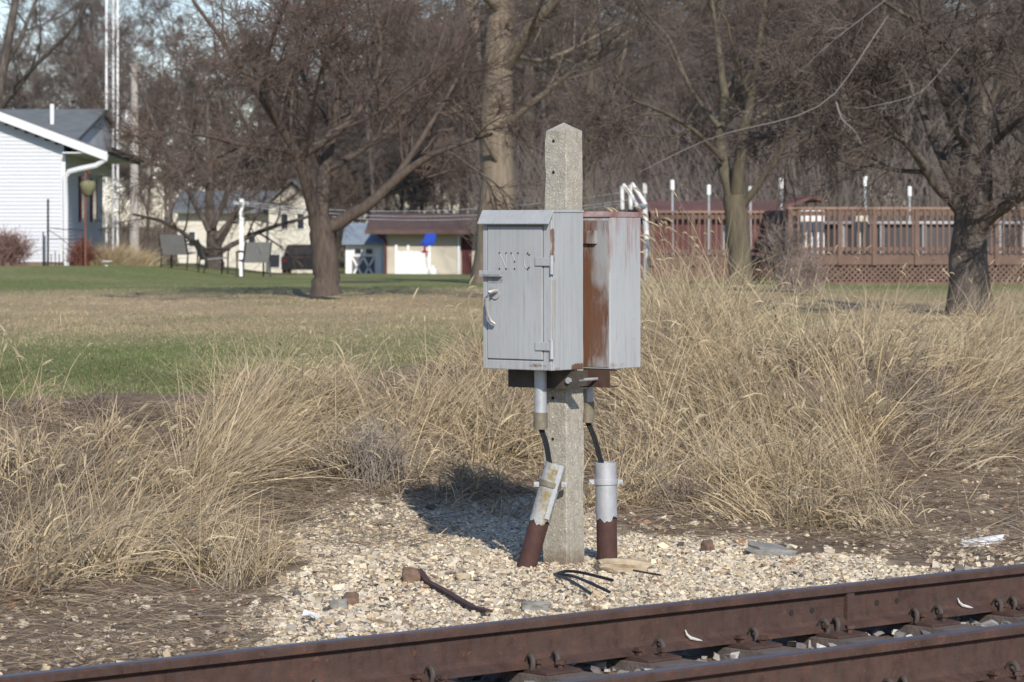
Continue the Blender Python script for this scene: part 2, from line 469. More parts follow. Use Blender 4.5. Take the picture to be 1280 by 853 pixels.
f = np.stack([i + j, i + ny + j, i + ny + j + 1, i + j + 1], -1).reshape(-1, 4)
gx, gy = V[:, 0], V[:, 1]
gs, gt = st(gx, gy)
col = np.zeros((len(V), 3))
pad = pad_mask(gx, gy).astype(float)
pad *= np.where(proj(gx, gy, V[:, 2])[0] < 520, .45, 1.0)
lawn = lawn_mask(gx, gy)
col[:, 0] = pad
col[:, 1] = lawn
# how dead the turf is, band by band from the bank to the houses
dead = np.interp(gy + (vnoise(gx * .25, gy * .12, 8) - .5) * 6, [20, 27, 31, 36, 45, 50, 54, 80, 120, 300], [.1, .2, .45, .8, .92, .6, .1, .1, .3, .6])
col[:, 2] = np.clip(dead + (vnoise(gx * .6, gy * .35, 9) - .5) * .5, 0, 1)
M_ground = bpy.data.materials.new('ground'); M_ground.use_nodes = True
nt = M_ground.node_tree; N = nt.nodes; L = nt.links
b = N['Principled BSDF']; b.inputs['Roughness'].default_value = .95; b.inputs['Specular IOR Level'].default_value = .1
def nnoise(scale, detail=6, rough=.65):
    n = N.new('ShaderNodeTexNoise'); n.inputs['Scale'].default_value = scale; n.inputs['Detail'].default_value = detail
    n.inputs['Roughness'].default_value = rough
    L.new(tcg.outputs['Object'], n.inputs['Vector']); return n.outputs[0]
def nramp(v, stops):
    r = N.new('ShaderNodeValToRGB'); el = r.color_ramp.elements
    el[0].position, el[0].color = stops[0][0], (*stops[0][1], 1)
    el[1].position, el[1].color = stops[-1][0], (*stops[-1][1], 1)
    for p, c in stops[1:-1]:
        q = el.new(p); q.color = (*c, 1)
    L.new(v, r.inputs[0]); return r.outputs[0]
def nmix(fac, c1, c2):
    m = N.new('ShaderNodeMix'); m.data_type = 'RGBA'
    L.new(fac, m.inputs[0]); L.new(c1, m.inputs[6]); L.new(c2, m.inputs[7]); return m.outputs[2]
tcg = N.new('ShaderNodeTexCoord')
at = N.new('ShaderNodeVertexColor'); at.layer_name = 'Col'
sep = N.new('ShaderNodeSeparateColor'); L.new(at.outputs[0], sep.inputs[0])
dirt = nramp(nnoise(14, 8), [(.32, (.095, .068, .046)), (.5, (.195, .142, .095)), (.68, (.32, .248, .165))])
pebb = nramp(nnoise(45, 6), [(.32, (.24, .195, .14)), (.5, (.48, .41, .29)), (.66, (.64, .56, .42))])
c1 = nmix(sep.outputs[0], dirt, pebb)
green = nramp(nnoise(9, 8), [(.35, (.085, .12, .038)), (.5, (.155, .185, .066)), (.66, (.25, .24, .11))])
brown = nramp(nnoise(9, 8), [(.35, (.25, .19, .11)), (.5, (.37, .285, .17)), (.66, (.48, .38, .24))])
turf = nmix(sep.outputs[2], green, brown)
c2 = nmix(sep.outputs[1], c1, turf)
L.new(c2, b.inputs['Base Color'])
bp = N.new('ShaderNodeBump'); bp.inputs['Strength'].default_value = .7; bp.inputs['Distance'].default_value = .03
L.new(nnoise(40, 6), bp.inputs['Height']); L.new(bp.outputs[0], b.inputs['Normal'])
ground = new_obj('ground', mesh_np('ground', V, f, M_ground, col, smooth=True))
tag(ground, 'bare bank rising from the railway to a wide patchy lawn', kind='structure')

# ------------------------------------------------------------------ gravel
CUB_V = np.array([(-1, -1, -1), (1, -1, -1), (1, 1, -1), (-1, 1, -1), (-1, -1, 1), (1, -1, 1), (1, 1, 1), (-1, 1, 1)], float) * .62
CUB_F = np.array([(0, 3, 2, 1), (4, 5, 6, 7), (0, 1, 5, 4), (1, 2, 6, 5), (2, 3, 7, 6), (3, 0, 4, 7)])
CUB_F = np.concatenate([CUB_F[:, [0, 1, 2]], CUB_F[:, [0, 2, 3]]])
def stones(name, X, Y, R, C, label, zoff=.25, mat_=None):
    n = len(X)
    B = CUB_V[None] * (1 + rng.uniform(-.45, .35, (n, 8, 3)))
    q_ = rng.uniform(0, 2 * pi, (2, n, 1))
    bx_, by_, bz_ = B[..., 0], B[..., 1], B[..., 2]
    by_, bz_ = by_ * np.cos(q_[0]) - bz_ * np.sin(q_[0]), by_ * np.sin(q_[0]) + bz_ * np.cos(q_[0])
    bx_, bz_ = bx_ * np.cos(q_[1]) - bz_ * np.sin(q_[1]), bx_ * np.sin(q_[1]) + bz_ * np.cos(q_[1])
    B = np.stack([bx_, by_, bz_], -1)
    B = B * np.stack([rng.uniform(.8, 1.5, n), rng.uniform(.7, 1.1, n), rng.uniform(.42, .8, n)], -1)[:, None]
    az = rng.uniform(0, 2 * pi, n); ca, sa = np.cos(az)[:, None], np.sin(az)[:, None]
    tx = rng.normal(0, .35, n); ct, s_t = np.cos(tx)[:, None], np.sin(tx)[:, None]
    x, y, z = B[..., 0], B[..., 1], B[..., 2]
    x, z = x * ct - z * s_t, x * s_t + z * ct
    x, y = x * ca - y * sa, x * sa + y * ca
    Z = height(X, Y)
    Vv = np.stack([x, y, z], -1) * R[:, None, None] + np.stack([X, Y, Z + R * zoff], -1)[:, None]
    Fv = (CUB_F[None] + (np.arange(n) * 8)[:, None, None]).reshape(-1, 3)
    o = new_obj(name, mesh_np(name, Vv.reshape(-1, 3), Fv, mat_ or M_stone, np.repeat(C, 8, 0)))
    tag(o, label, 'gravel', kind='stuff')
    return o
def stone_cols(n, dark=.12):
    pal = np.array([(.68, .58, .41), (.62, .545, .42), (.72, .63, .47), (.50, .39, .25), (.40, .35, .28), (.26, .20, .145), (.14, .125, .11), (.32, .20, .12)])
    p = np.array([.28, .21, .14, .15, .09, .07, dark * .45, .035]); p /= p.sum()
    c = pal[rng.choice(8, n, p=p)] * rng.uniform(.75, 1.1, (n, 1))
    return c
# limestone pad round the post
X = rng.uniform(-2.6, 3.4, 200000); Y = rng.uniform(11.6, 20.5, 200000)
keep = pad_mask(X, Y); X, Y = X[keep], Y[keep]
s_, t_ = st(X, Y); k2 = (t_ > .55); X, Y = X[k2], Y[k2]
px_, py_ = proj(X, Y, height(X, Y))
thin = np.clip(1.25 - (py_ < 660) * (660 - py_) / 45 - (px_ < 520) * .32, .25, 1)
k2 = rng.random(len(X)) < thin; X, Y = X[k2][:51000], Y[k2][:51000]
R = np.clip(np.exp(rng.normal(np.log(.0095), .48, len(X))), .005, .040)
px_, py_ = proj(X, Y, height(X, Y)); R *= np.where(px_ > 520, .68, .84) * (1 - .12 * (py_ < 690))
stones('gravel', X, Y, R, stone_cols(len(X)), 'pale limestone gravel spread round the concrete post')
# scattered stones on the bare dirt either side
def scatter(polys, n):
    xs_, ys_ = [], []
    for poly, m in zip(polys, n):
        p = np.array(poly); q = rng.uniform(p.min(0), p.max(0), (m * 3, 2))
        q = q[in_poly(q[:, 0], q[:, 1], poly)][:m]
        xs_.append(q[:, 0]); ys_.append(q[:, 1])
    return ground_at(np.concatenate(xs_), np.concatenate(ys_))
X, Y, Z = scatter([[(-30, 745), (330, 745), (300, 850), (-30, 850)], [(1090, 590), (1330, 560), (1330, 720), (1090, 715)], [(330, 560), (620, 570), (560, 640), (330, 690)], [(780, 640), (1110, 660), (1110, 700), (780, 690)], [(1160, 670), (1340, 660), (1340, 715), (1160, 725)]], [560, 460, 260, 300, 420])
R = np.clip(np.exp(rng.normal(np.log(.013), .45, len(X))), .006, .038)
stones('scattered_stones', X, Y, R, stone_cols(len(X), .3), 'pale stones scattered over the bare brown dirt')
# ballast between and beside the rails
sb = rng.uniform(-6, 8, 6000); tb = rng.uniform(-2.4, 1.0, 6000)
X = sb * TD[0] + tb * TN[0]; Y = 12 + sb * TD[1] + tb * TN[1]
R = rng.uniform(.014, .034, 6000)
cb = np.array([(.30, .28, .26), (.18, .16, .15), (.45, .42, .37), (.55, .52, .48)])[rng.choice(4, 6000, p=[.4, .3, .2, .1])] * rng.uniform(.7, 1.1, (6000, 1))
stones('track_ballast', X, Y, R, cb, 'grey crushed stone ballast between and beside the rails', zoff=.7)

# ------------------------------------------------------------------ track
RT = .19                                    # height of the rail top
prof = [(-.075, 0), (.075, 0), (.075, .012), (.03, .026), (.0095, .042), (.0085, .088), (.0095, .13), (.016, .140), (.036, .146), (.037, .172), (.031, .1775), (-.031, .1775), (-.037, .172), (-.036, .146), (-.016, .140), (-.0095, .13), (-.0085, .088), (-.0095, .042), (-.03, .026), (-.075, .012)]
def rail(t0, label):
    o = track(0, t0, RT - .1775)
    root = thing('rail', o, label, 'rail', 'rails of the railway track', rotz=TH)
    m = MB().prism(prof, -16, 60, axis=0).build('rail_bar', M_rust, root, local=True)
    MB().prism([(-.026, .1775), (.026, .1775), (.022, .1789), (-.022, .1789)], -16, 60, axis=0).build('running_surface', M_polish, root, local=True)
    return root
r_far = rail(0, 'rusty rail nearest the concrete post, with a welded joint and bolt holes')
r_near = rail(-1.33, 'rusty rail nearest the camera, cut off by the bottom of the picture')
sw = s_at_px(1057)
w = MB().prism([(p[0] * (1.16 if abs(p[0]) < .03 else 1.0), p[1]) for p in prof[3:9]] + [(-.03, .146), (-.03, .026)], sw - .022, sw + .022, axis=0)
w.build('weld_bead', M_rust, r_far, local=True)
for px in (987, 1013, 1094, 1119):
    sh = s_at_px(px)
    m = MB().tube([(sh, -.012, .086), (sh, .012, .086)], .012, 10)
    m.build('bolt_hole', M_hole, r_far, local=True)
for px in (855, 1195):
    sh = s_at_px(px)
    pts = [(sh - .012, -.02, .068), (sh - .008, -.026, .05), (sh + .004, -.034, .036), (sh + .03, -.05, .028), (sh + .045, -.058, .024)]
    MB().tube(pts, [.002, .005, .007, .005, .001], 6).build('white_mark', M_markwhite, r_far, local=True)  # short curved white marks low on the rail
def clip_pts():
    an = np.linspace(-.5, 3.5, 12)
    return np.stack([np.zeros(12) + np.linspace(-.012, .012, 12), -.062 - .030 * np.cos(an), .022 + .036 * np.sin(an)], -1)
clip_mesh = mesh_spike = mesh_plate = tie_mesh = None
s0 = s_at_px(790)
first = {}
for k in range(-9, 14):
    sk = s0 + k * .545 + random.uniform(-.03, .03)
    o = track(sk, -.665, 0)
    root = thing('railroad_tie', o, 'weathered wooden railroad tie crossing under both rusty rails', 'railroad tie', 'wooden ties under the rails', rotz=TH + random.uniform(-.01, .01))
    if not first:
        tie = MB().box((-.11, -1.16, -.16), (.11, 1.16, -.002)).build('tie_beam', M_wood, root, local=True, bevel=.008)
    else:
        tie = share('tie_beam', first['tie'], root)
    for side in (0, 1):
        ty = (side - .5) * 1.33
        if 'plate' not in first:
            m = MB().prism([(-.19, 0), (.19, 0), (.19, .010), (.085, .016), (.085, .0125), (-.085, .0125), (-.085, .016), (-.19, .010)], -.09, .09, axis=0)
            plate = m.build('tie_plate', M_rust, root, local=True)
            spike = MB().box((-.009, -.009, 0), (.009, .009, .022)).box((-.016, -.018, .022), (.016, .014, .036)).build('spike', M_rust, plate, local=True, bevel=.003)
            clip = MB().tube(clip_pts(), .0105, 8).build('rail_clip', M_darksteel, plate, local=True, smooth=True)
            first.update(tie=tie, plate=plate, spike=spike, clip=clip)
            pl = plate
        else:
            pl = share('tie_plate', first['plate'], root)
            spike = share('spike', first['spike'], pl)
            clip = share('rail_clip', first['clip'], pl)
        pl.location = (0, ty, 0)
        spike.location = (-.05, -.094, .012)
        clip.location = (.055 + random.uniform(-.03, .02), -.012, .004); clip.rotation_euler = (0, 0, random.uniform(-.25, .25))
        sp2 = share('spike', first['spike'], pl, (.02, -.15, .008), (0, 0, random.uniform(0, 3)))
        if random.random() < .6:
            c2_ = share('rail_clip', first['clip'], pl, (-.062, -.012, .004), (0, 0, random.uniform(-.2, .2)))

# ------------------------------------------------------------------ the concrete post and its boxes
AL = radians(38.0)
PX0, PY0 = (704.5 - 640) * 15.8 / F, 15.8
def hl(x, y, z):                             # post-local -> world
    return np.array([PX0 + x * cos(AL) + y * sin(AL), PY0 - x * sin(AL) + y * cos(AL), z])
post = thing('concrete_post', (PX0, PY0, 0), 'square pebbled concrete post with a pointed top carrying two grey metal boxes', 'post', rotz=-AL)
hb, ht = .076, .0675
V = []
zs = list(np.linspace(-.15, 2.165, 44)); NR = len(zs)
for z in zs:
    h_ = hb + (ht - hb) * (z + .15) / 2.315
    c0_, c1_, c2_, c3_ = [random.choice((.002, .003, .003, .004, .007, .011)) for _ in range(4)]
    V += [(-h_ + c0_, -h_, z), (h_ - c1_, -h_, z), (h_, -h_ + c1_, z), (h_, h_ - c2_, z), (h_ - c2_, h_, z), (-h_ + c3_, h_, z), (-h_, h_ - c3_, z), (-h_, -h_ + c0_, z)]
V.append((0, 0, 2.207))
m = MB(); q = []
for r_ in range(NR - 1):
    for k in range(8): q.append((r_ * 8 + k, r_ * 8 + (k + 1) % 8, (r_ + 1) * 8 + (k + 1) % 8, (r_ + 1) * 8 + k))
m.add(V, q, [((NR - 1) * 8 + k, (NR - 1) * 8 + (k + 1) % 8, NR * 8) for k in range(8)])
m.build('post_shaft', M_conc, post, local=True)
for z in (2.113, 1.957, .83, .625):
    h_ = hb + (ht - hb) * (z + .15) / 2.315
    MB().tube([(-.012, -h_ - .0015, z), (-.012, -h_ + .01, z)], [.0085, .0085], 10).build('bolt_hole', M_hole, post, local=True)
def channel(y0, y1, x0, x1, z0, z1, th=.008, openside=-1):
    m = MB()
    yw = y1 - th if openside < 0 else y0
    m.box((x0, yw, z0), (x1, yw + th, z1))
    a0, a1 = (y0, y1 - th - .001) if openside < 0 else (y0 + th + .001, y1)
    m.box((x0, a0, z1 - th), (x1, a1, z1 - .0005)).box((x0, a0, z0 + .0005), (x1, a1, z0 + th))
    return m
channel(-.150, -.079, -.235, .205, .882, .972, openside=1).build('bracket_channel', M_darksteel, post, local=True)
channel(.079, .150, -.225, .225, .882, .972, openside=1).build('bracket_channel', M_rust, post, local=True)
m = MB().tube([(.15, -.16, .925), (.15, .17, .925)], .008, 8)
for yy in (-.158, .158): m.tube([(.15, yy - .007, .925), (.15, yy + .007, .925)], .016, 6)
m.build('bracket_bolt', M_galv, post, local=True)
m = MB().box((.085, -.079, .885), (.093, .079, .965)).build('bracket_plate', M_darksteel, post, local=True)

# front box (door towards the tracks, left)
bx0, bx1, by0, by1, bz0, bz1 = -.2525, .1775, -.3325, -.0725, .980, 1.768
fb = thing('relay_box', hl(-.04, -.2, .98), 'grey metal relay box with NYC lettered on its latched door', 'electrical box', 'metal boxes on the concrete post', rotz=-AL)
FB0 = np.array([-.04, -.2, .98])
def L_(m):                                   # shift post-local verts to box-local ones
    m.v = [v - FB0 for v in m.v]; return m
def hero(name, m, mt, parent, **k):
    o = L_(m).build(name, mt, parent, local=True, **k); return o
class _K: pass
def shifted_material(m):                     # materials above use post-local z; objects are box-local -> handled by mapping the object origin
    return m
cab = MB()
fr = .012
cab.box((bx0, by0 + fr, bz0), (bx1, by1, bz1 - .012))                # body behind the door plane
cab.box((bx0, by0, bz0), (bx0 + .028, by0 + fr - .0005, bz1 - .05))   # left stile
cab.box((bx1 - .052, by0, bz0), (bx1, by0 + fr - .0005, bz1 - .05))   # right stile
cab.box((bx0 + .0285, by0 + .0005, bz0), (bx1 - .0525, by0 + fr - .0005, bz0 + .046))
cab.box((bx0 + .0285, by0 + .0005, bz1 - .075), (bx1 - .0525, by0 + fr - .0005, bz1 - .05))
hero('cabinet', cab, M_paint, fb, bevel=.004)
dr = MB().box((bx0 + .033, by0 - .004, bz0 + .052), (bx1 - .056, by0 + fr - .001, bz1 - .082))
door = hero('door', dr, M_paint, fb, bevel=.003)
hood = MB()
hx0, hx1 = bx0 - .010, bx1 + .004
pr = [(by0 - .034, bz1 - .066), (by0 - .031, bz1 - .072), (by0 + .012, bz1 - .013), (by1, bz1 - .0115), (by1, bz1), (by0 + .008, bz1)]
hood.prism(pr, hx0, hx1, axis=0)
hero('hood', hood, M_paint, fb, bevel=.002)
# hinges
for zc in (1.515, 1.100):
    h_ = MB().box((bx1 - .095, by0 - .011, zc - .021), (bx1 - .004, by0 - .0045, zc + .021))
    hg = hero('hinge', h_, M_paint, fb, bevel=.002)
    hero('hinge_pin', MB().tube([(bx1 + .004, by0 - .004, zc - .062), (bx1 + .004, by0 - .004, zc + .030)], .011, 10), M_galv, hg, smooth=True)
# latch and handle
lt = MB().box((bx0 - .002, by0 - .028, 1.438), (bx0 + .128, by0 - .0045, 1.446)).box((bx0 - .002, by0 - .030, 1.446), (bx0 + .128, by0 - .022, 1.468))
hero('latch_plate', lt, M_paint, fb, bevel=.002)
hp = [(bx0 + .100, by0 - .006, 1.368), (bx0 + .094, by0 - .030, 1.370), (bx0 + .078, by0 - .050, 1.362), (bx0 + .070, by0 - .056, 1.335), (bx0 + .068, by0 - .054, 1.290), (bx0 + .070, by0 - .047, 1.250), (bx0 + .080, by0 - .036, 1.218), (bx0 + .098, by0 - .026, 1.205)]
hd = hero('handle', MB().tube(hp, [.011, .013, .014, .013, .0105, .009, .009, .007], 10), M_handle, fb, smooth=True)
hero('handle_rose', MB().tube([(bx0 + .086, by0 - .0045, 1.352), (bx0 + .086, by0 - .012, 1.352)], .026, 14), M_paint, hd)
# NYC in raised weld beads
def letter(strokes, x, z):
    m = MB()
    for p_, q_ in strokes:
        m.tube([(x + p_[0] * .042, by0 - .0045, z + p_[1] * .078), (x + q_[0] * .042, by0 - .0045, z + q_[1] * .078)], .0021, 6)
    return m
M_bead = mat('bead_paint', (.41, .44, .475), .55, .2, 60)
M_beadrust = mat('bead_rust', (.07, .055, .045), .8, .3, 40)
cstro = []
ca_ = np.linspace(.9, 5.4, 8)
for q in range(7): cstro.append(((.5 + .5 * cos(ca_[q]), .5 + .5 * sin(ca_[q])), (.5 + .5 * cos(ca_[q + 1]), .5 + .5 * sin(ca_[q + 1]))))
LET = [('N', [((0, 0), (0, 1)), ((0, 1), (1, 0)), ((1, 0), (1, 1))], -.142), ('Y', [((0, 1), (.5, .5)), ((1, 1), (.5, .5)), ((.5, .5), (.5, 0))], -.068), ('C', cstro, .010)]
for nm, stro, lx in LET:
    lo = hero('letter_' + nm.lower(), letter(stro, lx, 1.478), M_paint, door)
    dots = MB()
    ends = {'N': [(0, 0), (0, 1), (1, 0), (1, 1)], 'Y': [(0, 1), (1, 1), (.5, 0), (.5, .45)], 'C': [(.6, 1.0), (.82, .9), (.6, .0), (.8, .1)]}[nm]
    for (ex, ez) in ends:
        dots.tube([(lx + ex * .042, by0 - .0065, 1.478 + ez * .078), (lx + ex * .042, by0 - .0090, 1.478 + ez * .078)], [.0048, .003], 7)
    hero('rust_spot', dots, M_beadrust, lo) if False else None
    L_(dots).build('rust_spot', M_beadrust, door, local=True)
# conduit stub under the front box
cs = hero('conduit_stub', MB().tube([(.008, -.2, .978), (.008, -.2, .70)], .031, 18), M_galv, fb, smooth=True)
hero('coupling', MB().tube([(.008, -.2, .765), (.008, -.2, .682)], .0355, 18), M_brass, cs, smooth=True)

# rear box
rx0, rx1, ry0, ry1 = -.1965, .2335, .0725, .3375
rb = thing('relay_box', hl(0, .2, .975), 'rust streaked grey metal box behind the concrete post', 'electrical box', 'metal boxes on the concrete post', rotz=-AL)
RB0 = np.array([0, .2, .975])
def hero2(name, m, mt, parent, **k):
    m.v = [v - RB0 for v in m.v]; return m.build(name, mt, parent, local=True, **k)
rz0, rz1 = .975, 1.762
hero2('cabinet', MB().box((rx0, ry0 + .003, rz0), (rx1, ry1, rz1 - .03)), M_paint2, rb, bevel=.004)
hero2('back_panel', MB().box((rx0 + .012, ry0 - .001, rz0 + .01), (rx1 - .006, ry0 + .002, rz1 - .045)), M_rustback, rb)
hero2('lid', MB().prism([(ry0 - .004, rz1 - .029), (ry0 - .004, rz1 - .022), (ry0 + .02, rz1), (ry1 + .01, rz1 - .004), (ry1 + .01, rz1 - .029)], rx0 - .003, rx1 + .003, axis=0), mat('lid_rust', (.34, .28, .27), .7, .4, 12, .2, 60, col2=(.20, .10, .085)), rb, bevel=.002)
hero2('mounting_lug', MB().box((rx0 + .2, ry0 - .022, 1.60), (rx1 - .075, ry0 - .0015, 1.665)), M_rustback, rb, bevel=.003)
cs = hero2('conduit_stub', MB().tube([(0, .2, .973), (0, .2, .71)], .031, 18), M_galv, rb, smooth=True)
hero2('coupling', MB().tube([(0, .2, .80), (0, .2, .695)], .0355, 18), M_brass, cs, smooth=True)

# lower conduits standing in the gravel
def pipe_thing(base, top, split, label, rad, matup, c_from):
    base, top = np.array(base), np.array(top)
    root = thing('conduit_pipe', base, label, 'pipe', 'conduit pipes at the foot of the post')
    ax = (top - base) / np.linalg.norm(top - base)
    mid = base + (top - base) * split
    nseg = 28
    m = MB().tube([base - ax * .06, mid], rad, nseg); m.build('rusty_base', M_piperust, root, smooth=True)
    # open steel sleeve with a ragged lower edge
    an = np.arange(nseg) * 2 * pi / nseg
    A = np.cross(ax, (0, 1, 0)); A /= np.linalg.norm(A); B = np.cross(ax, A)
    jag = np.array([(vnoise(np.array([k * .7]), np.array([3.3]), 4)[0] - .5) * .05 for k in range(nseg)])
    r2 = rad + .0025
    def ring(p, r, j=0): return p + r * (np.cos(an)[:, None] * A + np.sin(an)[:, None] * B) + (ax[None] * jag[:, None] if j else 0)
    Vv = np.concatenate([ring(mid, r2, 1), ring(top, r2), ring(top, r2 - .008), ring(top - ax * .12, r2 - .008)])
    i_ = np.arange(nseg); j_ = (i_ + 1) % nseg
    q_ = np.concatenate([np.stack([i_ + o * nseg, j_ + o * nseg, j_ + (o + 1) * nseg, i_ + (o + 1) * nseg], -1) for o in range(3)])
    sl = MB().add(Vv, q_, [tuple(range(3 * nseg, 4 * nseg))]).build('sleeve', matup, root, smooth=True)
    cl = base + (top - base) * (.80 if split < .47 else .77)
    c = MB().tube([cl - ax * .013, cl + ax * .013], rad + .009, nseg)
    band = c.build('clamp', M_galv if matup is M_galv else M_brass, root, smooth=True)
    for sg in (-1, 1):
        e = np.array([sg * (rad + .007), -.012, 0])
        MB().bar(cl + e, cl + e + np.array([sg * .026, 0, 0]), .02, .024).build('clamp_ear', M_galv, band)
        pb = cl + e + np.array([sg * .017, -.016, 0])
        MB().tube([pb, pb + np.array([0, .035, 0])], .0065, 6).build('bolt', M_galv, band)
    a_ = np.array(c_from); b_ = top - ax * .05
    tt = np.linspace(0, 1, 10)[:, None]
    cp = a_ + (b_ - a_) * tt + np.array([.006, 0, 0]) * np.sin(tt * pi * 1.6)
    for off in ((-.007, 0, 0), (.006, .004, 0)):
        MB().tube(cp + np.array(off), .0075, 8).build('cable', M_black, root, smooth=True)
    return root
w0 = hl(.008, -.2, .69)
pt = pipe_thing(P(659, 706, 15.64), P(695, 580, 15.64), .43, 'leaning conduit pipe left of the concrete post, lichen stained above and rusty below', .0485, M_galv_l, w0)
d0, d1 = P(659, 706, 15.64) + np.array([.03, -.046, 0]), P(695, 580, 15.64) + np.array([.03, -.046, 0])
MB().bar(d0 + (d1 - d0) * .46, d0 + (d1 - d0) * .99, .022, .01, up=(0, 1, 0)).build('strip', M_galv, pt)
w1 = hl(0, .2, .70)
pipe_thing(P(759, 699, 15.96), P(757, 578, 15.96), .42, 'upright conduit pipe right of the concrete post, silver above and rusty below', .052, M_galv, w1)

# ------------------------------------------------------------------ batches of blades and branches
def ribbons(base, az, lean, bend, length, width, C, n=5, tipc=None, wob=.15):
    """curved tapering blades: V, F, colours"""
    N_ = len(az)
    u = np.linspace(0, 1, n)
    th = lean[:, None] + bend[:, None] * u[None] ** 1.4
    a_ = az[:, None] + np.cumsum(rng.normal(0, wob, (N_, n)), 1)
    step = (length / (n - 1))[:, None]
    d = np.stack([np.sin(th) * np.cos(a_), np.sin(th) * np.sin(a_), np.cos(th)], -1)
    pts = base[:, None] + np.concatenate([np.zeros((N_, 1, 3)), np.cumsum(d[:, :-1] * step[..., None], 1)], 1)
    ref = rng.normal(0, 1, (N_, 1, 3))
    side = np.cross(d, ref); side /= np.linalg.norm(side, axis=-1, keepdims=True) + 1e-9
    w = width[:, None] * (1 - .85 * u[None] ** 1.5) * .5
    V = np.stack([pts - side * w[..., None], pts + side * w[..., None]], 2).reshape(-1, 3)
    k = (np.arange(N_) * 2 * n)[:, None]; q = np.arange(n - 1)[None] * 2
    Fc = np.stack([k + q, k + q + 1, k + q + 3, k + q + 2], -1).reshape(-1, 4)
    Cc = np.repeat(C, 2 * n, 0)
    return V, Fc, Cc, pts
def tubes_batch(pts, rad, k):
    """pts (B,n,3) rad (B,n)"""
    B_, n, _ = pts.shape
    tan = np.gradient(pts, axis=1); tan /= np.linalg.norm(tan, axis=-1, keepdims=True) + 1e-12
    ref = np.where(np.abs(tan[:, :1, 2:3]) < .8, np.array([[[.1, .2, .97]]]), np.array([[[.96, .2, .1]]]))
    A = np.cross(tan, np.broadcast_to(ref, tan.shape)); A /= np.linalg.norm(A, axis=-1, keepdims=True) + 1e-12
    Bv = np.cross(tan, A)
    an = np.arange(k) * 2 * pi / k
    V = pts[:, :, None] + rad[:, :, None, None] * (np.cos(an)[None, None, :, None] * A[:, :, None] + np.sin(an)[None, None, :, None] * Bv[:, :, None])
    b0 = (np.arange(B_) * n * k)[:, None, None]; i = (np.arange(n - 1) * k)[None, :, None]; j = np.arange(k)[None, None]; j2 = (j + 1) % k
    Fc = np.stack([b0 + i + j, b0 + i + j2, b0 + i + k + j2, b0 + i + k + j], -1).reshape(-1, 4)
    return V.reshape(-1, 3), Fc
def cat_mesh(lst):
    Vs, Fs, off = [], [], 0
    for V_, F_ in lst:
        Vs.append(V_); Fs.append(F_ + off); off += len(V_)
    return np.concatenate(Vs), np.concatenate(Fs)

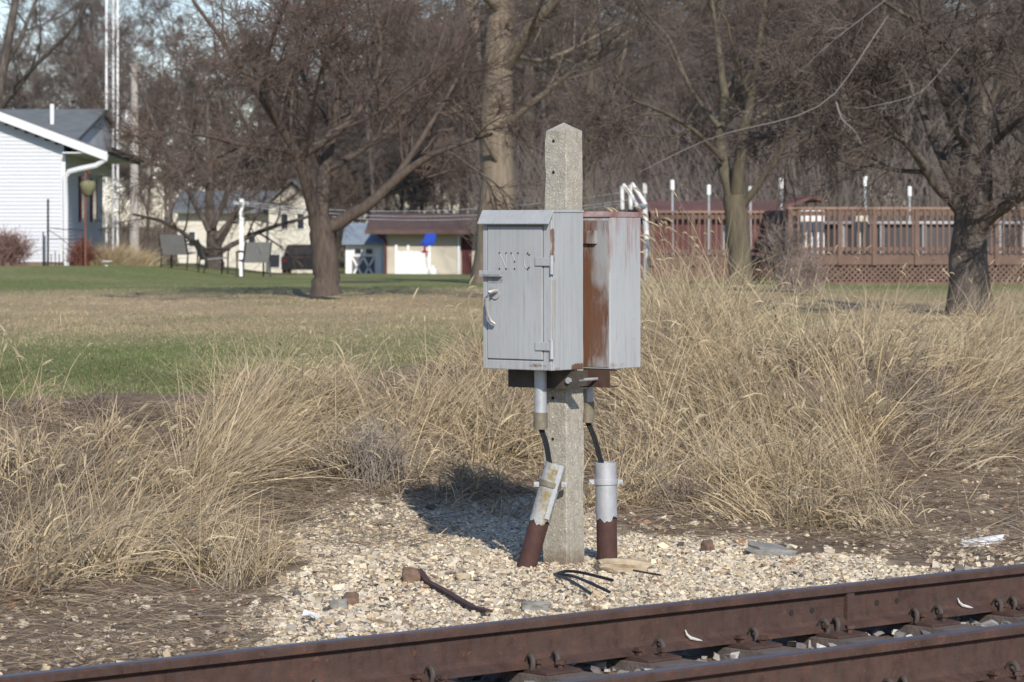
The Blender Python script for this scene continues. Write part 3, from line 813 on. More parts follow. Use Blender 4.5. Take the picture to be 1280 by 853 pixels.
# ------------------------------------------------------------------ dry grass on the bank
STRAW = np.array([(.60, .475, .28), (.66, .54, .34), (.52, .40, .23), (.44, .35, .225), (.58, .475, .31), (.36, .28, .185)])
GREYB = np.array([(.30, .25, .19), (.25, .20, .155), (.36, .30, .22), (.22, .165, .13), (.33, .26, .21)])
def rand_in(poly, n):
    p = np.array(poly, float); out = np.zeros((0, 2))
    while len(out) < n:
        q = rng.uniform(p.min(0), p.max(0), (n * 3, 2)); out = np.concatenate([out, q[in_poly(q[:, 0], q[:, 1], poly)]])
    return out[:n]
def tufts(poly, ntuft, blades, hgt, lean_x, lean_s, pal, spread=.10, width=.0062, bendr=(.1, 1.5), lean_y=0.0):
    """tussocks rooted inside a patch: each has its own lean, tone and height; stems plus curled leaves"""
    nc = max(3, int(ntuft / 4.5))
    cen = rand_in(poly, nc); ci = rng.integers(0, nc, ntuft)
    q = cen[ci] + rng.normal(0, 1, (ntuft, 2)) * np.array([15, 5.5])
    X, Y, Z = ground_at(q[:, 0], q[:, 1])
    nb = rng.poisson(blades * .7, ntuft) + 6
    idx = np.repeat(np.arange(ntuft), nb); n = len(idx)
    th = rng.uniform(hgt[0], hgt[1], ntuft)
    la = rng.normal(0, lean_s * 1.25, nc)[ci] + rng.normal(0, .15, ntuft) + lean_x; lb = rng.normal(0, lean_s, nc)[ci] + rng.normal(0, .15, ntuft) + lean_y
    rr = np.abs(rng.normal(0, spread, n)); aa = rng.uniform(0, 2 * pi, n)
    bx = X[idx] + rr * np.cos(aa); by = Y[idx] + rr * np.sin(aa)
    dx = la[idx] + np.cos(aa) * rr / spread * .22 + rng.normal(0, .36, n)
    dy = lb[idx] + np.sin(aa) * rr / spread * .22 + rng.normal(0, .36, n)
    az = np.arctan2(dy, dx); lean = np.clip(np.hypot(dx, dy), 0, 1.4)
    bend = rng.uniform(bendr[0], bendr[1], n) * (.35 + lean)
    ln = th[idx] * rng.uniform(.35, 1.1, n)
    # some are curled dead leaves that start part-way up the stems
    leaf = rng.random(n) < .34
    up = np.where(leaf, rng.uniform(.0, .5, n) * th[idx] * np.cos(np.clip(lean, 0, 1.2)), 0)
    bx = bx + np.where(leaf, np.cos(az) * np.tan(np.clip(lean, 0, 1.0)) * up, 0); by = by + np.where(leaf, np.sin(az) * np.tan(np.clip(lean, 0, 1.0)) * up, 0)
    bz = height(bx, by) - .01 + up
    az = np.where(leaf, az + rng.normal(0, 1.2, n), az)
    lean = np.where(leaf, rng.uniform(.4, 1.3, n), lean); bend = np.where(leaf, rng.uniform(.8, 2.4, n), bend)
    ln = np.where(leaf, rng.uniform(.08, .24, n), ln)
    w = np.where(leaf, rng.uniform(.8, 1.7, n), rng.uniform(.45, 1.25, n)) * width
    tt_ = pal[rng.integers(0, len(pal), ntuft)]
    gr = rng.random(ntuft) < .17                               # some tussocks have weathered grey or rusty brown
    tt_ = np.where(gr[:, None], np.array([(.35, .285, .215), (.32, .24, .17), (.42, .355, .28)])[rng.integers(0, 3, ntuft)], tt_) * rng.uniform(.82, 1.25, (ntuft, 1))
    tone = tt_[idx] * .6 + pal[rng.integers(0, len(pal), n)] * .4
    w = w * rng.uniform(.65, 1.5, ntuft)[idx]
    C = tone * rng.uniform(.6, 1.2, (n, 1))
    return np.stack([bx, by, bz], -1), az, lean, bend, ln, w, C
def grass_object(name, label, specs, cat='grass'):
    parts = [tufts(*s[0], **s[1]) for s in specs]
    arrs = [np.concatenate([p[k] for p in parts]) for k in range(7)]
    V, Fc, Cc, _ = ribbons(*arrs)
    o = new_obj(name, mesh_np(name, V, Fc, M_grass, Cc))
    return tag(o, label, cat, kind='stuff'), len(arrs[1])
S = STRAW
cnt = 0
specs_left = [
    (([(-40, 640), (150, 600), (330, 640), (300, 720), (120, 745), (-40, 745)], 46, 62, (.45, .75), .55, .35, S), {}),
    (([(-30, 700), (330, 690), (330, 735), (-30, 742)], 22, 50, (.3, .5), .3, .5, S), {}),
    (([(262, 725), (318, 725), (318, 748), (262, 748)], 4, 55, (.35, .5), .1, .5, S), {}),
    (([(170, 590), (270, 560), (340, 600), (230, 640)], 15, 75, (.6, .95), .85, .2, S), {}),
    (([(260, 530), (330, 520), (370, 600), (280, 610)], 14, 70, (.5, .85), .4, .25, S), {}),
]
o, n_ = grass_object('dry_grass', 'tangled straw coloured grass leaning right in the left foreground', specs_left); cnt += n_
specs_back = [
    (([(-30, 520), (140, 515), (210, 560), (120, 600), (-30, 600)], 30, 46, (.28, .5), .2, .5, S), {}),
    (([(-30, 505), (70, 500), (110, 545), (-30, 560)], 10, 45, (.3, .6), .1, .3, S), {}),
    (([(90, 510), (150, 505), (170, 530), (100, 545)], 5, 40, (.35, .6), .2, .4, GREYB), {}),
    (([(0, 560), (180, 560), (180, 620), (0, 620)], 16, 40, (.25, .5), .3, .5, GREYB), {}),
]
o, n_ = grass_object('dry_grass', 'upright dry grass tufts at the lawn edge on the far left', specs_back); cnt += n_
specs_mid = [
    (([(290, 500), (430, 470), (600, 470), (600, 510), (330, 540)], 46, 60, (.4, .68), .1, .4, S), {}),
    (([(330, 540), (620, 520), (680, 600), (440, 620), (360, 590)], 56, 55, (.4, .75), .0, .45, S), {}),
    (([(540, 450), (690, 450), (690, 560), (580, 580)], 36, 55, (.35, .6), .05, .4, S), {}),
    (([(380, 590), (680, 595), (680, 620), (400, 625)], 22, 34, (.22, .4), 0, .5, GREYB), {}),
    (([(430, 588), (690, 584), (690, 618), (450, 622)], 24, 40, (.12, .26), 0, .6, S), {}),
    (([(470, 612), (640, 612), (640, 640), (480, 640)], 12, 18, (.12, .28), 0, .6, np.concatenate([S, GREYB])), {}),
]
o, n_ = grass_object('dry_grass', 'thick dry grass behind the post, between it and the lawn on the left', specs_mid); cnt += n_
specs_right = [
    (([(730, 440), (860, 420), (990, 430), (1010, 500), (760, 540)], 70, 60, (.75, 1.15), -.4, .4, S), {}),
    (([(790, 400), (920, 395), (960, 430), (800, 440)], 40, 52, (.85, 1.2), -.35, .25, S), {}),
    (([(740, 540), (1000, 500), (1090, 560), (1110, 600), (900, 640), (760, 620)], 56, 60, (.5, .9), -.15, .6, S), {}),
    (([(740, 600), (900, 610), (1100, 610), (1110, 665), (960, 662), (760, 655)], 52, 54, (.3, .6), .0, .5, S), {}),
    (([(930, 640), (1110, 640), (1110, 672), (940, 664)], 18, 50, (.3, .55), -.1, .5, S), {}),
]
o, n_ = grass_object('dry_grass', 'tall straw grass heaped on the bank right of the post', specs_right); cnt += n_
specs_fr = [
    (([(970, 425), (1130, 430), (1140, 540), (1080, 590), (1000, 590)], 40, 52, (.4, .75), -.1, .6, S), {}),
    (([(990, 410), (1320, 400), (1320, 450), (1000, 480)], 70, 54, (.5, .85), .35, .4, S), {}),
    (([(1180, 420), (1330, 420), (1330, 500), (1180, 480)], 26, 70, (.6, .9), .5, .3, S), {}),
    (([(1000, 470), (1200, 470), (1200, 540), (1020, 560)], 34, 40, (.3, .55), .2, .6, GREYB), {}),
    (([(1130, 510), (1330, 500), (1330, 570), (1130, 590)], 40, 44, (.25, .5), .9, .5, np.concatenate([S[3:], GREYB])), {}),
    (([(880, 375), (1320, 380), (1320, 410), (900, 410)], 22, 22, (.2, .4), .1, .4, S), {}),
]
o, n_ = grass_object('dry_grass', 'dry grass along the bank at the right edge, in front of the lawn', specs_fr); cnt += n_
# laid-over bundles and single straight stalks
def bundles(lst):
    out = []
    for poly, nbun, nst, az0, azs, lean0, ln in lst:
        q = rand_in(poly, nbun); X, Y, Z = ground_at(q[:, 0], q[:, 1])
        idx = np.repeat(np.arange(nbun), nst); n = len(idx)
        az_b = rng.normal(az0, azs, nbun); le_b = rng.normal(lean0, .18, nbun); ln_b = rng.uniform(ln[0], ln[1], nbun)
        bx = X[idx] + rng.normal(0, .07, n); by = Y[idx] + rng.normal(0, .07, n)
        tone = STRAW[rng.integers(0, 6, nbun)][idx] * .6 + STRAW[rng.integers(0, 6, n)] * .4
        out.append((np.stack([bx, by, height(bx, by)], -1), az_b[idx] + rng.normal(0, .42, n), np.clip(le_b[idx] + rng.normal(0, .24, n), .05, 1.5), rng.uniform(-.1, .45, n), ln_b[idx] * rng.uniform(.55, 1.1, n), rng.uniform(.003, .0075, n), tone * rng.uniform(.65, 1.2, (n, 1))))
    return [np.concatenate([o[k] for o in out]) for k in range(7)]
arrs = bundles([
    ([(190, 600), (290, 585), (300, 625), (200, 640)], 8, 55, .15, .45, .9, (.6, 1.0)),
    ([(0, 640), (250, 630), (280, 710), (0, 720)], 16, 45, .2, .9, 1.05, (.45, .8)),
    ([(300, 520), (560, 500), (600, 590), (340, 600)], 20, 40, .4, 1.6, 1.05, (.4, .75)),
    ([(560, 470), (680, 470), (680, 580), (580, 590)], 9, 40, 2.4, 1.0, 1.0, (.4, .7)),
    ([(820, 430), (1010, 440), (1040, 560), (840, 540)], 24, 48, 2.75, .6, 1.0, (.6, 1.1)),
    ([(900, 480), (1100, 500), (1100, 640), (900, 620)], 20, 44, 2.6, .8, 1.0, (.5, .9)),
    ([(760, 560), (1080, 590), (1080, 655), (780, 650)], 16, 36, 1.6, 1.6, 1.1, (.3, .6)),
    ([(1120, 430), (1320, 430), (1320, 500), (1160, 500)], 16, 52, .1, .4, 1.0, (.6, .95)),
    ([(1120, 500), (1320, 500), (1320, 575), (1120, 590)], 14, 36, .2, .6, 1.25, (.4, .7)),
    # single straight stalks
    ([(-20, 600), (340, 600), (340, 735), (-20, 735)], 60, 1, 1.0, 1.6, .6, (.35, .75)),
    ([(300, 470), (690, 470), (690, 615), (330, 620)], 90, 1, 1.5, 1.6, .6, (.35, .8)),
    ([(740, 430), (1110, 430), (1110, 650), (760, 650)], 150, 1, 2.2, 1.6, .65, (.4, .95)),
    ([(1060, 420), (1320, 420), (1320, 660), (1100, 690)], 60, 1, 1.2, 1.6, .8, (.3, .7)),
    ([(340, 600), (620, 620), (560, 720), (350, 740)], 40, 1, 1.2, 1.8, 1.2, (.15, .45))])
V, Fc, Cc, _ = ribbons(*arrs, wob=.05)
tag(new_obj('dry_grass', mesh_np('dry_grass', V, Fc, M_grass, Cc)), 'laid over bundles and single broken stalks of straw across the bank', 'grass', kind='stuff')
# flattened thatch and fallen stalks
def thatch(poly, n, pal, ln=(.12, .38)):
    q = rand_in(poly, n); X, Y, Z = ground_at(q[:, 0], q[:, 1])
    return (np.stack([X, Y, Z + rng.uniform(.0, .035, n)], -1), rng.uniform(0, 2 * pi, n), rng.uniform(1.25, 1.6, n), rng.uniform(-.1, .25, n), rng.uniform(ln[0], ln[1], n), rng.uniform(.002, .0045, n), pal[rng.integers(0, len(pal), n)] * rng.uniform(.6, 1.15, (n, 1)))
BROWNT = np.array([(.285, .213, .15), (.37, .285, .195), (.215, .155, .11), (.45, .36, .235), (.34, .268, .20)])
parts = [thatch([(-30, 505), (290, 505), (420, 560), (400, 660), (-30, 640)], 9000, BROWNT),
         thatch([(290, 470), (690, 460), (690, 620), (380, 640)], 4500, BROWNT),
         thatch([(740, 450), (1110, 420), (1110, 690), (760, 670)], 5500, BROWNT),
         thatch([(1080, 430), (1330, 430), (1330, 700), (1080, 700)], 7500, BROWNT, (.08, .3)),
         thatch([(-30, 735), (350, 735), (330, 815), (-30, 850)], 2600, BROWNT, (.05, .25)),
         thatch([(330, 600), (600, 610), (560, 680), (350, 720)], 700, BROWNT, (.05, .3))]
arrs = [np.concatenate([p[k] for p in parts]) for k in range(7)]
V, Fc, Cc, _ = ribbons(*arrs, n=3, wob=.25)
tag(new_obj('grass_thatch', mesh_np('grass_thatch', V, Fc, M_grass, Cc)), 'flattened brown thatch and fallen stalks covering the bank', 'thatch', kind='stuff')
# foxtail stems with nodding seed heads
def foxtails(polys):
    B_, A_, Le, Be, Ln = [], [], [], [], []
    for poly, n, hg, lx in polys:
        q = rand_in(poly, n); X, Y, Z = ground_at(q[:, 0], q[:, 1])
        dx = rng.normal(lx, .22, n); dy = rng.normal(0, .2, n)
        B_.append(np.stack([X, Y, Z], -1)); A_.append(np.arctan2(dy, dx)); Le.append(np.hypot(dx, dy) * .6)
        Be.append(rng.uniform(.3, 1.0, n)); Ln.append(rng.uniform(hg[0], hg[1], n))
    B_, A_, Le, Be, Ln = [np.concatenate(x) for x in (B_, A_, Le, Be, Ln)]
    n = len(A_)
    C = STRAW[rng.integers(0, 5, n)] * rng.uniform(.85, 1.15, (n, 1))
    V, Fc, Cc, pts = ribbons(B_, A_, Le, Be, Ln, np.full(n, .0046), C, n=6, wob=.06)
    hl_ = rng.uniform(.05, .095, n)
    d = pts[:, -1] - pts[:, -2]; d /= np.linalg.norm(d, axis=1)[:, None]
    hp = [pts[:, -1]]
    nod = rng.uniform(.02, .3, (n, 1))
    for k in range(5):
        d = d + np.array([[0, 0, -1.0]]) * nod; d /= np.linalg.norm(d, axis=1)[:, None]
        hp.append(hp[-1] + d * (hl_ / 5)[:, None])
    hp = np.stack(hp, 1)
    r = np.array([.0025, .006, .0075, .007, .0055, .001])[None] * rng.uniform(.8, 1.3, (n, 1))
    V2, F2 = tubes_batch(hp, r, 5)
    C2 = np.repeat(np.array([[.50, .42, .27]]) * rng.uniform(.8, 1.15, (n, 1)), 30, 0)
    # bristles
    nb = 14
    bi = np.repeat(np.arange(n), nb); seg = rng.integers(1, 6, n * nb)
    bb = hp[bi, seg]; dd = hp[bi, seg] - hp[bi, seg - 1]; dd /= np.linalg.norm(dd, axis=1)[:, None]
    dd = dd + rng.normal(0, .55, dd.shape); dd /= np.linalg.norm(dd, axis=1)[:, None]
    sv = np.cross(dd, rng.normal(0, 1, dd.shape)); sv /= np.linalg.norm(sv, axis=1)[:, None]
    V3 = np.stack([bb - sv * .0009, bb + sv * .0009, bb + dd * .017], 1).reshape(-1, 3)
    F3 = np.arange(len(bb) * 3).reshape(-1, 3)
    C3 = np.tile([[.55, .47, .32]], (len(V3), 1))
    return np.concatenate([V, V2, V3]), [np.concatenate([Fc, F2 + len(V)]), F3 + len(V) + len(V2)], np.concatenate([Cc, C2, C3])
V, Fc, Cc = foxtails([([(790, 410), (930, 400), (960, 470), (800, 480)], 70, (.95, 1.35), -.5), ([(930, 410), (1290, 420), (1290, 480), (950, 500)], 34, (.6, .95), -.2),
                      ([(-20, 510), (90, 510), (80, 540), (-20, 545)], 12, (.4, .65), .1), ([(280, 500), (620, 470), (620, 540), (300, 560)], 16, (.45, .75), .2),
                      ([(1230, 400), (1300, 400), (1300, 460), (1230, 460)], 24, (.7, 1.0), .5), ([(760, 500), (1100, 500), (1100, 640), (760, 640)], 70, (.4, .75), .1),
                      ([(-20, 600), (330, 600), (330, 730), (-20, 735)], 26, (.35, .6), .5), ([(520, 460), (600, 450), (600, 480), (520, 490)], 8, (.5, .7), .3)])
tag(new_obj('foxtail_stems', mesh_np('foxtail_stems', V, Fc, M_grass, Cc)), 'foxtail stalks with nodding bristly seed heads among the dry grass', 'foxtail grass', kind='stuff')
# short turf
q = rand_in([(-40, 348), (620, 348), (660, 520), (-40, 520)], 110000)
q = np.concatenate([q, rand_in([(790, 352), (1320, 356), (1320, 420), (800, 420)], 26000)])
X, Y, Z = ground_at(q[:, 0], q[:, 1])
k2 = (rng.random(len(X)) < lawn_mask(X, Y)) & (Y < 60); X, Y, Z = X[k2], Y[k2], Z[k2]; n = len(X)
dd = np.interp(Y + (vnoise(X * .25, Y * .12, 8) - .5) * 6, [20, 27, 31, 36, 45, 50, 54, 80], [.1, .2, .45, .8, .92, .6, .1, .1]) + (vnoise(X * .6, Y * .35, 9) - .5) * .5
gc = np.where((rng.random(n) < dd)[:, None], np.array([.52, .41, .25]), np.array([.185, .22, .08])) * rng.uniform(.6, 1.25, (n, 1))
V, Fc, Cc, _ = ribbons(np.stack([X, Y, Z], -1), rng.uniform(0, 2 * pi, n), rng.uniform(.1, .9, n), rng.uniform(.1, .6, n), rng.uniform(.015, .032, n) * (.7 + .9 * vnoise(X * 2.2, Y * 1.1, 31) ** 2), np.full(n, .006), gc * (.72 + .5 * vnoise(X * 1.5, Y * .8, 32))[:, None], n=2, wob=0)
tag(new_obj('lawn_grass', mesh_np('lawn_grass', V, Fc, M_lawn, Cc)), 'short green and straw coloured turf of the lawn', 'lawn', kind='stuff')

# ------------------------------------------------------------------ trees
def resample(p, n):
    p = np.asarray(p, float); d = np.r_[0, np.cumsum(np.linalg.norm(np.diff(p, axis=0), axis=1))]
    u = np.linspace(0, d[-1], n)
    q = np.stack([np.interp(u, d, p[:, k]) for k in range(3)], -1)
    for _ in range(2):
        q[1:-1] = (q[:-2] + 2 * q[1:-1] + q[2:]) / 4
    return q
def grow(pts, rad, nchild, lr, ang, n, droop, jit, tr=(.2, 1.0), rmul=.62, rmin=.0025, zscale=1.0, tiplen=.35):
    """children of every branch: (B,n,3),(B,n) -> next level"""
    B_, m, _ = pts.shape
    plen = np.linalg.norm(np.diff(pts, axis=1), axis=-1).sum(1)
    c = np.maximum(rng.poisson(nchild, B_), 1)
    idx = np.repeat(np.arange(B_), c); K = len(idx)
    u = rng.uniform(tr[0], tr[1], K) * (m - 1)
    i0 = np.minimum(u.astype(int), m - 2); fr_ = (u - i0)
    p0 = pts[idx, i0] * (1 - fr_)[:, None] + pts[idx, i0 + 1] * fr_[:, None]
    r0 = rad[idx, i0] * (1 - fr_) + rad[idx, i0 + 1] * fr_
    tan = pts[idx, i0 + 1] - pts[idx, i0]; tan /= np.linalg.norm(tan, axis=1)[:, None] + 1e-9
    rv = rng.normal(0, 1, (K, 3)); rv -= (rv * tan).sum(1)[:, None] * tan; rv /= np.linalg.norm(rv, axis=1)[:, None] + 1e-9
    th = np.radians(rng.uniform(ang[0], ang[1], K))
    d = tan * np.cos(th)[:, None] + rv * np.sin(th)[:, None]
    ln = plen[idx] * rng.uniform(lr[0], lr[1], K) * (1 - (1 - tiplen) * (u / (m - 1)))
    step = ln / (n - 1)
    P_ = [p0]
    for k in range(n - 1):
        P_.append(P_[-1] + d * step[:, None])
        d = d + rng.normal(0, jit, (K, 3)) + np.array([0, 0, droop]); d /= np.linalg.norm(d, axis=1)[:, None]
    rr = np.maximum(r0 * rmul, rmin)
    R_ = rr[:, None] * np.linspace(1, .4, n)[None]
    return np.stack(P_, 1), np.maximum(R_, rmin * .6)
def make_tree(name, label, base, limbs, mat_t, mat_c, seed, levels, group=None, tn=14, cat='tree'):
    """limbs: list of (points, r0, r1); levels: list of dicts for grow"""
    global rng
    old = rng; rng = np.random.default_rng(seed)
    root = thing(name, base, label, cat, group)
    lp = np.stack([resample(l[0], tn) for l in limbs]) - np.array(base)
    lrad = np.stack([np.linspace(l[1] ** .7, l[2] ** .7, tn) ** (1 / .7) for l in limbs])
    wob = rng.normal(0, 1, lp.shape) * lrad[..., None] * .13; wob[:, 0] = 0; wob[0] *= .35
    lp = lp + wob
    lrad = lrad * (1 + rng.normal(0, .025, lrad.shape))
    lrad[0, :3] *= np.array([1.28, 1.10, 1.03])
    thick = [tubes_batch(lp, lrad, 10)]
    cur = (lp[1:], lrad[1:]); thin = []
    for q, L in enumerate(levels):
        L = dict(L); sides = L.pop('sides', 4); isT = L.pop('trunk', False)
        cur = grow(*cur, **L)
        (thick if isT else thin).append(tubes_batch(cur[0], cur[1], sides))
    rng = old
    V, Fc = cat_mesh(thick); new_obj('trunk', mesh_np('trunk', V, Fc, mat_t, smooth=True), root)
    V, Fc = cat_mesh(thin); new_obj('crown', mesh_np('crown', V, Fc, mat_c), root)
    return root
def limb(pl, Y, w0, w1, dy=0.0, dcurve=0.0):
    """px polyline at depth Y (dy grows along the limb), widths in px"""
    k = Y / F; n = len(pl)
    pts = [P(x, y, Y + dy * (q / max(n - 1, 1)) + dcurve * sin(pi * q / max(n - 1, 1))) for q, (x, y) in enumerate(pl)]
    return (np.array(pts), w0 * k / 2, w1 * k / 2)
LV = lambda a=5, b=6, c=7, d=6, droop=.02, j=.16: [
    dict(nchild=a, lr=(.45, .85), ang=(30, 65), n=8, droop=.03, jit=j * .8, sides=5, trunk=True, rmul=.5, tiplen=.5),
    dict(nchild=b, lr=(.45, .9), ang=(28, 65), n=6, droop=droop, jit=j, sides=4, rmul=.5, tiplen=.55),
    dict(nchild=c, lr=(.5, 1.0), ang=(22, 60), n=4, droop=droop, jit=j * 1.1, sides=3, rmul=.5, rmin=.0056, tiplen=.6),
    dict(nchild=d, lr=(.6, 1.3), ang=(18, 55), n=3, droop=droop, jit=j * 1.2, sides=3, rmul=.6, rmin=.0044, tiplen=.7)]
# spreading tree on the left of the lawn
Y = 45
make_tree('bare_tree', 'spreading bare tree on the lawn with a thick fork and long low right limb', P(408, 368, Y), [
    limb([(408, 369), (407, 335), (403, 300), (401, 270)], Y, 34, 30),
    limb([(402, 278), (401, 245), (405, 210), (418, 165), (425, 110), (432, 40), (436, -30)], Y, 20, 5, 1.0),
    limb([(398, 282), (386, 240), (375, 195), (350, 158), (315, 105), (275, 45), (240, 0)], Y, 17, 4, -1.2),
    limb([(406, 285), (440, 272), (470, 248), (500, 218), (530, 198), (570, 180), (615, 168)], Y, 19, 4, -.6),
    limb([(490, 228), (520, 185), (545, 145), (572, 100), (590, 50)], Y - .3, 9, 3, .8),
    limb([(376, 196), (400, 178), (440, 155), (468, 112), (480, 70), (470, 15), (450, -40)], Y - .4, 12, 4, 1.5),
    limb([(372, 192), (340, 185), (300, 182), (260, 170), (220, 165)], Y - .4, 8, 3, -2),
    limb([(405, 215), (450, 190), (500, 150), (540, 90), (560, 20)], Y + .4, 9, 3, 2.5),
    limb([(350, 158), (330, 110), (335, 60), (360, 0)], Y - .6, 8, 3, -1.5),
    limb([(418, 165), (385, 120), (370, 60), (385, -10)], Y + .5, 8, 3, 2),
], M_bark, M_twig_red, 3, LV(5.5, 5.5, 6.5, 5, .0, .15))
# many-stemmed tree behind the garden chairs
Y = 85
make_tree('bare_tree', 'dark bare tree with many low spreading stems behind the garden chairs', P(269, 343, Y), [
    limb([(269, 344), (268, 325), (266, 310)], Y, 24, 22),
    limb([(266, 318), (263, 280), (261, 240), (262, 205), (258, 150), (262, 90)], Y, 15, 3, 1),
    limb([(264, 318), (245, 305), (225, 288), (200, 275), (165, 268)], Y, 8, 3, -2),
    limb([(272, 318), (300, 300), (335, 285), (375, 275), (410, 262)], Y, 8, 3, 1),
    limb([(272, 310), (285, 285), (296, 265), (330, 255), (360, 255)], Y, 8, 3, -1),
    limb([(262, 290), (240, 250), (222, 210), (195, 165), (175, 110)], Y, 8, 3, 1),
    limb([(266, 285), (285, 240), (300, 190), (320, 140), (325, 80)], Y, 8, 3, -1),
    limb([(268, 300), (300, 262), (340, 220), (365, 170)], Y, 7, 3, 2),
    limb([(261, 230), (235, 180), (225, 120), (235, 60)], Y, 6, 2, 2),
], M_bark_dark, M_twig_red, 4, LV(5.5, 5.5, 6, 4.5, .0, .16))
# big old trunk behind the box
Y = 60
make_tree('bare_tree', 'large bare tree with a thick pale furrowed trunk behind the grey boxes', P(622, 354, Y), [
    limb([(618, 356), (621, 300), (622, 230), (621, 170), (622, 100), (625, 40), (628, -60), (630, -200)], Y, 50, 26),
    limb([(622, 120), (600, 60), (585, 0), (560, -80)], Y, 20, 8, 2),
    limb([(626, 90), (660, 40), (700, -10), (740, -70)], Y, 20, 8, -2),
    limb([(620, 200), (590, 150), (560, 120), (520, 105)], Y - .3, 6, 2, -2),
    limb([(640, 150), (690, 110), (740, 70), (800, 30), (860, 8)], Y - .4, 9, 3, -2),
    limb([(625, 60), (670, 80), (720, 60), (790, 20)], Y, 7, 3, 3),
    limb([(628, 20), (590, -20), (540, -20), (490, 10)], Y, 10, 3, -3),
], M_bark_tan, M_twig, 5, LV(6, 5.5, 6, 5, -.03, .17))
# forked tree in front of the deck
Y = 47
make_tree('bare_tree', 'slim greenish forked tree standing in front of the brown deck', P(925, 358, Y), [
    limb([(926, 362), (925, 320), (922, 280), (917, 245)], Y, 30, 28),
    limb([(916, 250), (903, 210), (898, 175), (908, 130), (900, 70), (890, 0)], Y, 20, 5, 1),
    limb([(920, 248), (922, 205), (930, 160), (945, 100), (950, 40), (960, -20)], Y, 18, 5, -1),
    limb([(928, 258), (950, 228), (975, 195), (990, 160), (1010, 110), (1020, 50)], Y, 10, 3, -1),
    limb([(903, 200), (870, 165), (830, 140), (790, 125)], Y, 8, 3, -2),
    limb([(930, 160), (975, 130), (1020, 120), (1060, 130)], Y, 7, 3, 1),
    limb([(900, 160), (860, 110), (840, 50), (800, 10)], Y, 7, 3, 2),
], M_bark_green, M_twig, 6, LV(5.5, 5.5, 6, 5, -.05, .16))
# dark tree on the right
Y = 38
make_tree('bare_tree', 'dark bare tree with drooping twigs and a low right limb at the right edge', P(1212, 388, Y), [
    limb([(1213, 392), (1211, 340), (1210, 290), (1213, 245), (1222, 190), (1226, 120), (1232, 40), (1236, -60)], Y, 50, 22),
    limb([(1200, 262), (1180, 238), (1155, 215), (1138, 180), (1115, 150), (1080, 120), (1050, 110)], Y, 18, 5, -1),
    limb([(1206, 250), (1185, 215), (1170, 185), (1158, 150), (1130, 90), (1100, 30)], Y, 14, 4, 1),
    limb([(1222, 290), (1240, 268), (1262, 252), (1290, 240), (1340, 222)], Y, 20, 8, -1),
    limb([(1216, 190), (1180, 130), (1160, 70), (1150, 0)], Y, 14, 4, -1.5),
    limb([(1226, 150), (1260, 90), (1290, 30), (1310, -40)], Y, 14, 4, -1),
    limb([(1140, 180), (1090, 160), (1040, 145), (1000, 140)], Y - .5, 8, 3, -1),
    limb([(1228, 110), (1190, 60), (1120, 10), (1060, -20)], Y, 10, 3, -2),
    limb([(1215, 210), (1250, 170), (1290, 140), (1330, 120)], Y, 10, 4, -2),
    limb([(1224, 140), (1180, 90), (1110, 70), (1040, 60)], Y + .3, 9, 3, 2),
], M_bark_dark, M_twig, 8, LV(5.5, 5.5, 7, 5, -.09, .17))
# pale dead bough hanging over the middle of the bank
Y = 36
make_tree('fallen_bough', 'pale grey dead bough with fine twigs hanging across in front of the deck', P(1060, 120, Y), [
    limb([(1110, 20), (1060, 95), (1045, 128), (1000, 146), (950, 158), (900, 165), (850, 190), (800, 215)], Y, 1.9, .8, -.5),
    limb([(1045, 128), (1052, 150), (1070, 165), (1076, 180)], Y, 3, 1.2, 0),
    limb([(1120, -10), (1030, 60), (990, 100), (930, 140)], Y, 1.6, .8, .6),
    limb([(1200, 60), (1150, 120), (1060, 140), (1046, 130)], Y, 1.8, .9, .4),
], M_twig_pale, M_twig_pale, 9, [dict(nchild=16, lr=(.12, .32), ang=(30, 75), n=5, droop=-.06, jit=.2, sides=4, rmul=.5, trunk=True), dict(nchild=5, lr=(.4, .8), ang=(25, 60), n=4, droop=-.08, jit=.2, sides=3, rmul=.6)], cat='branch')

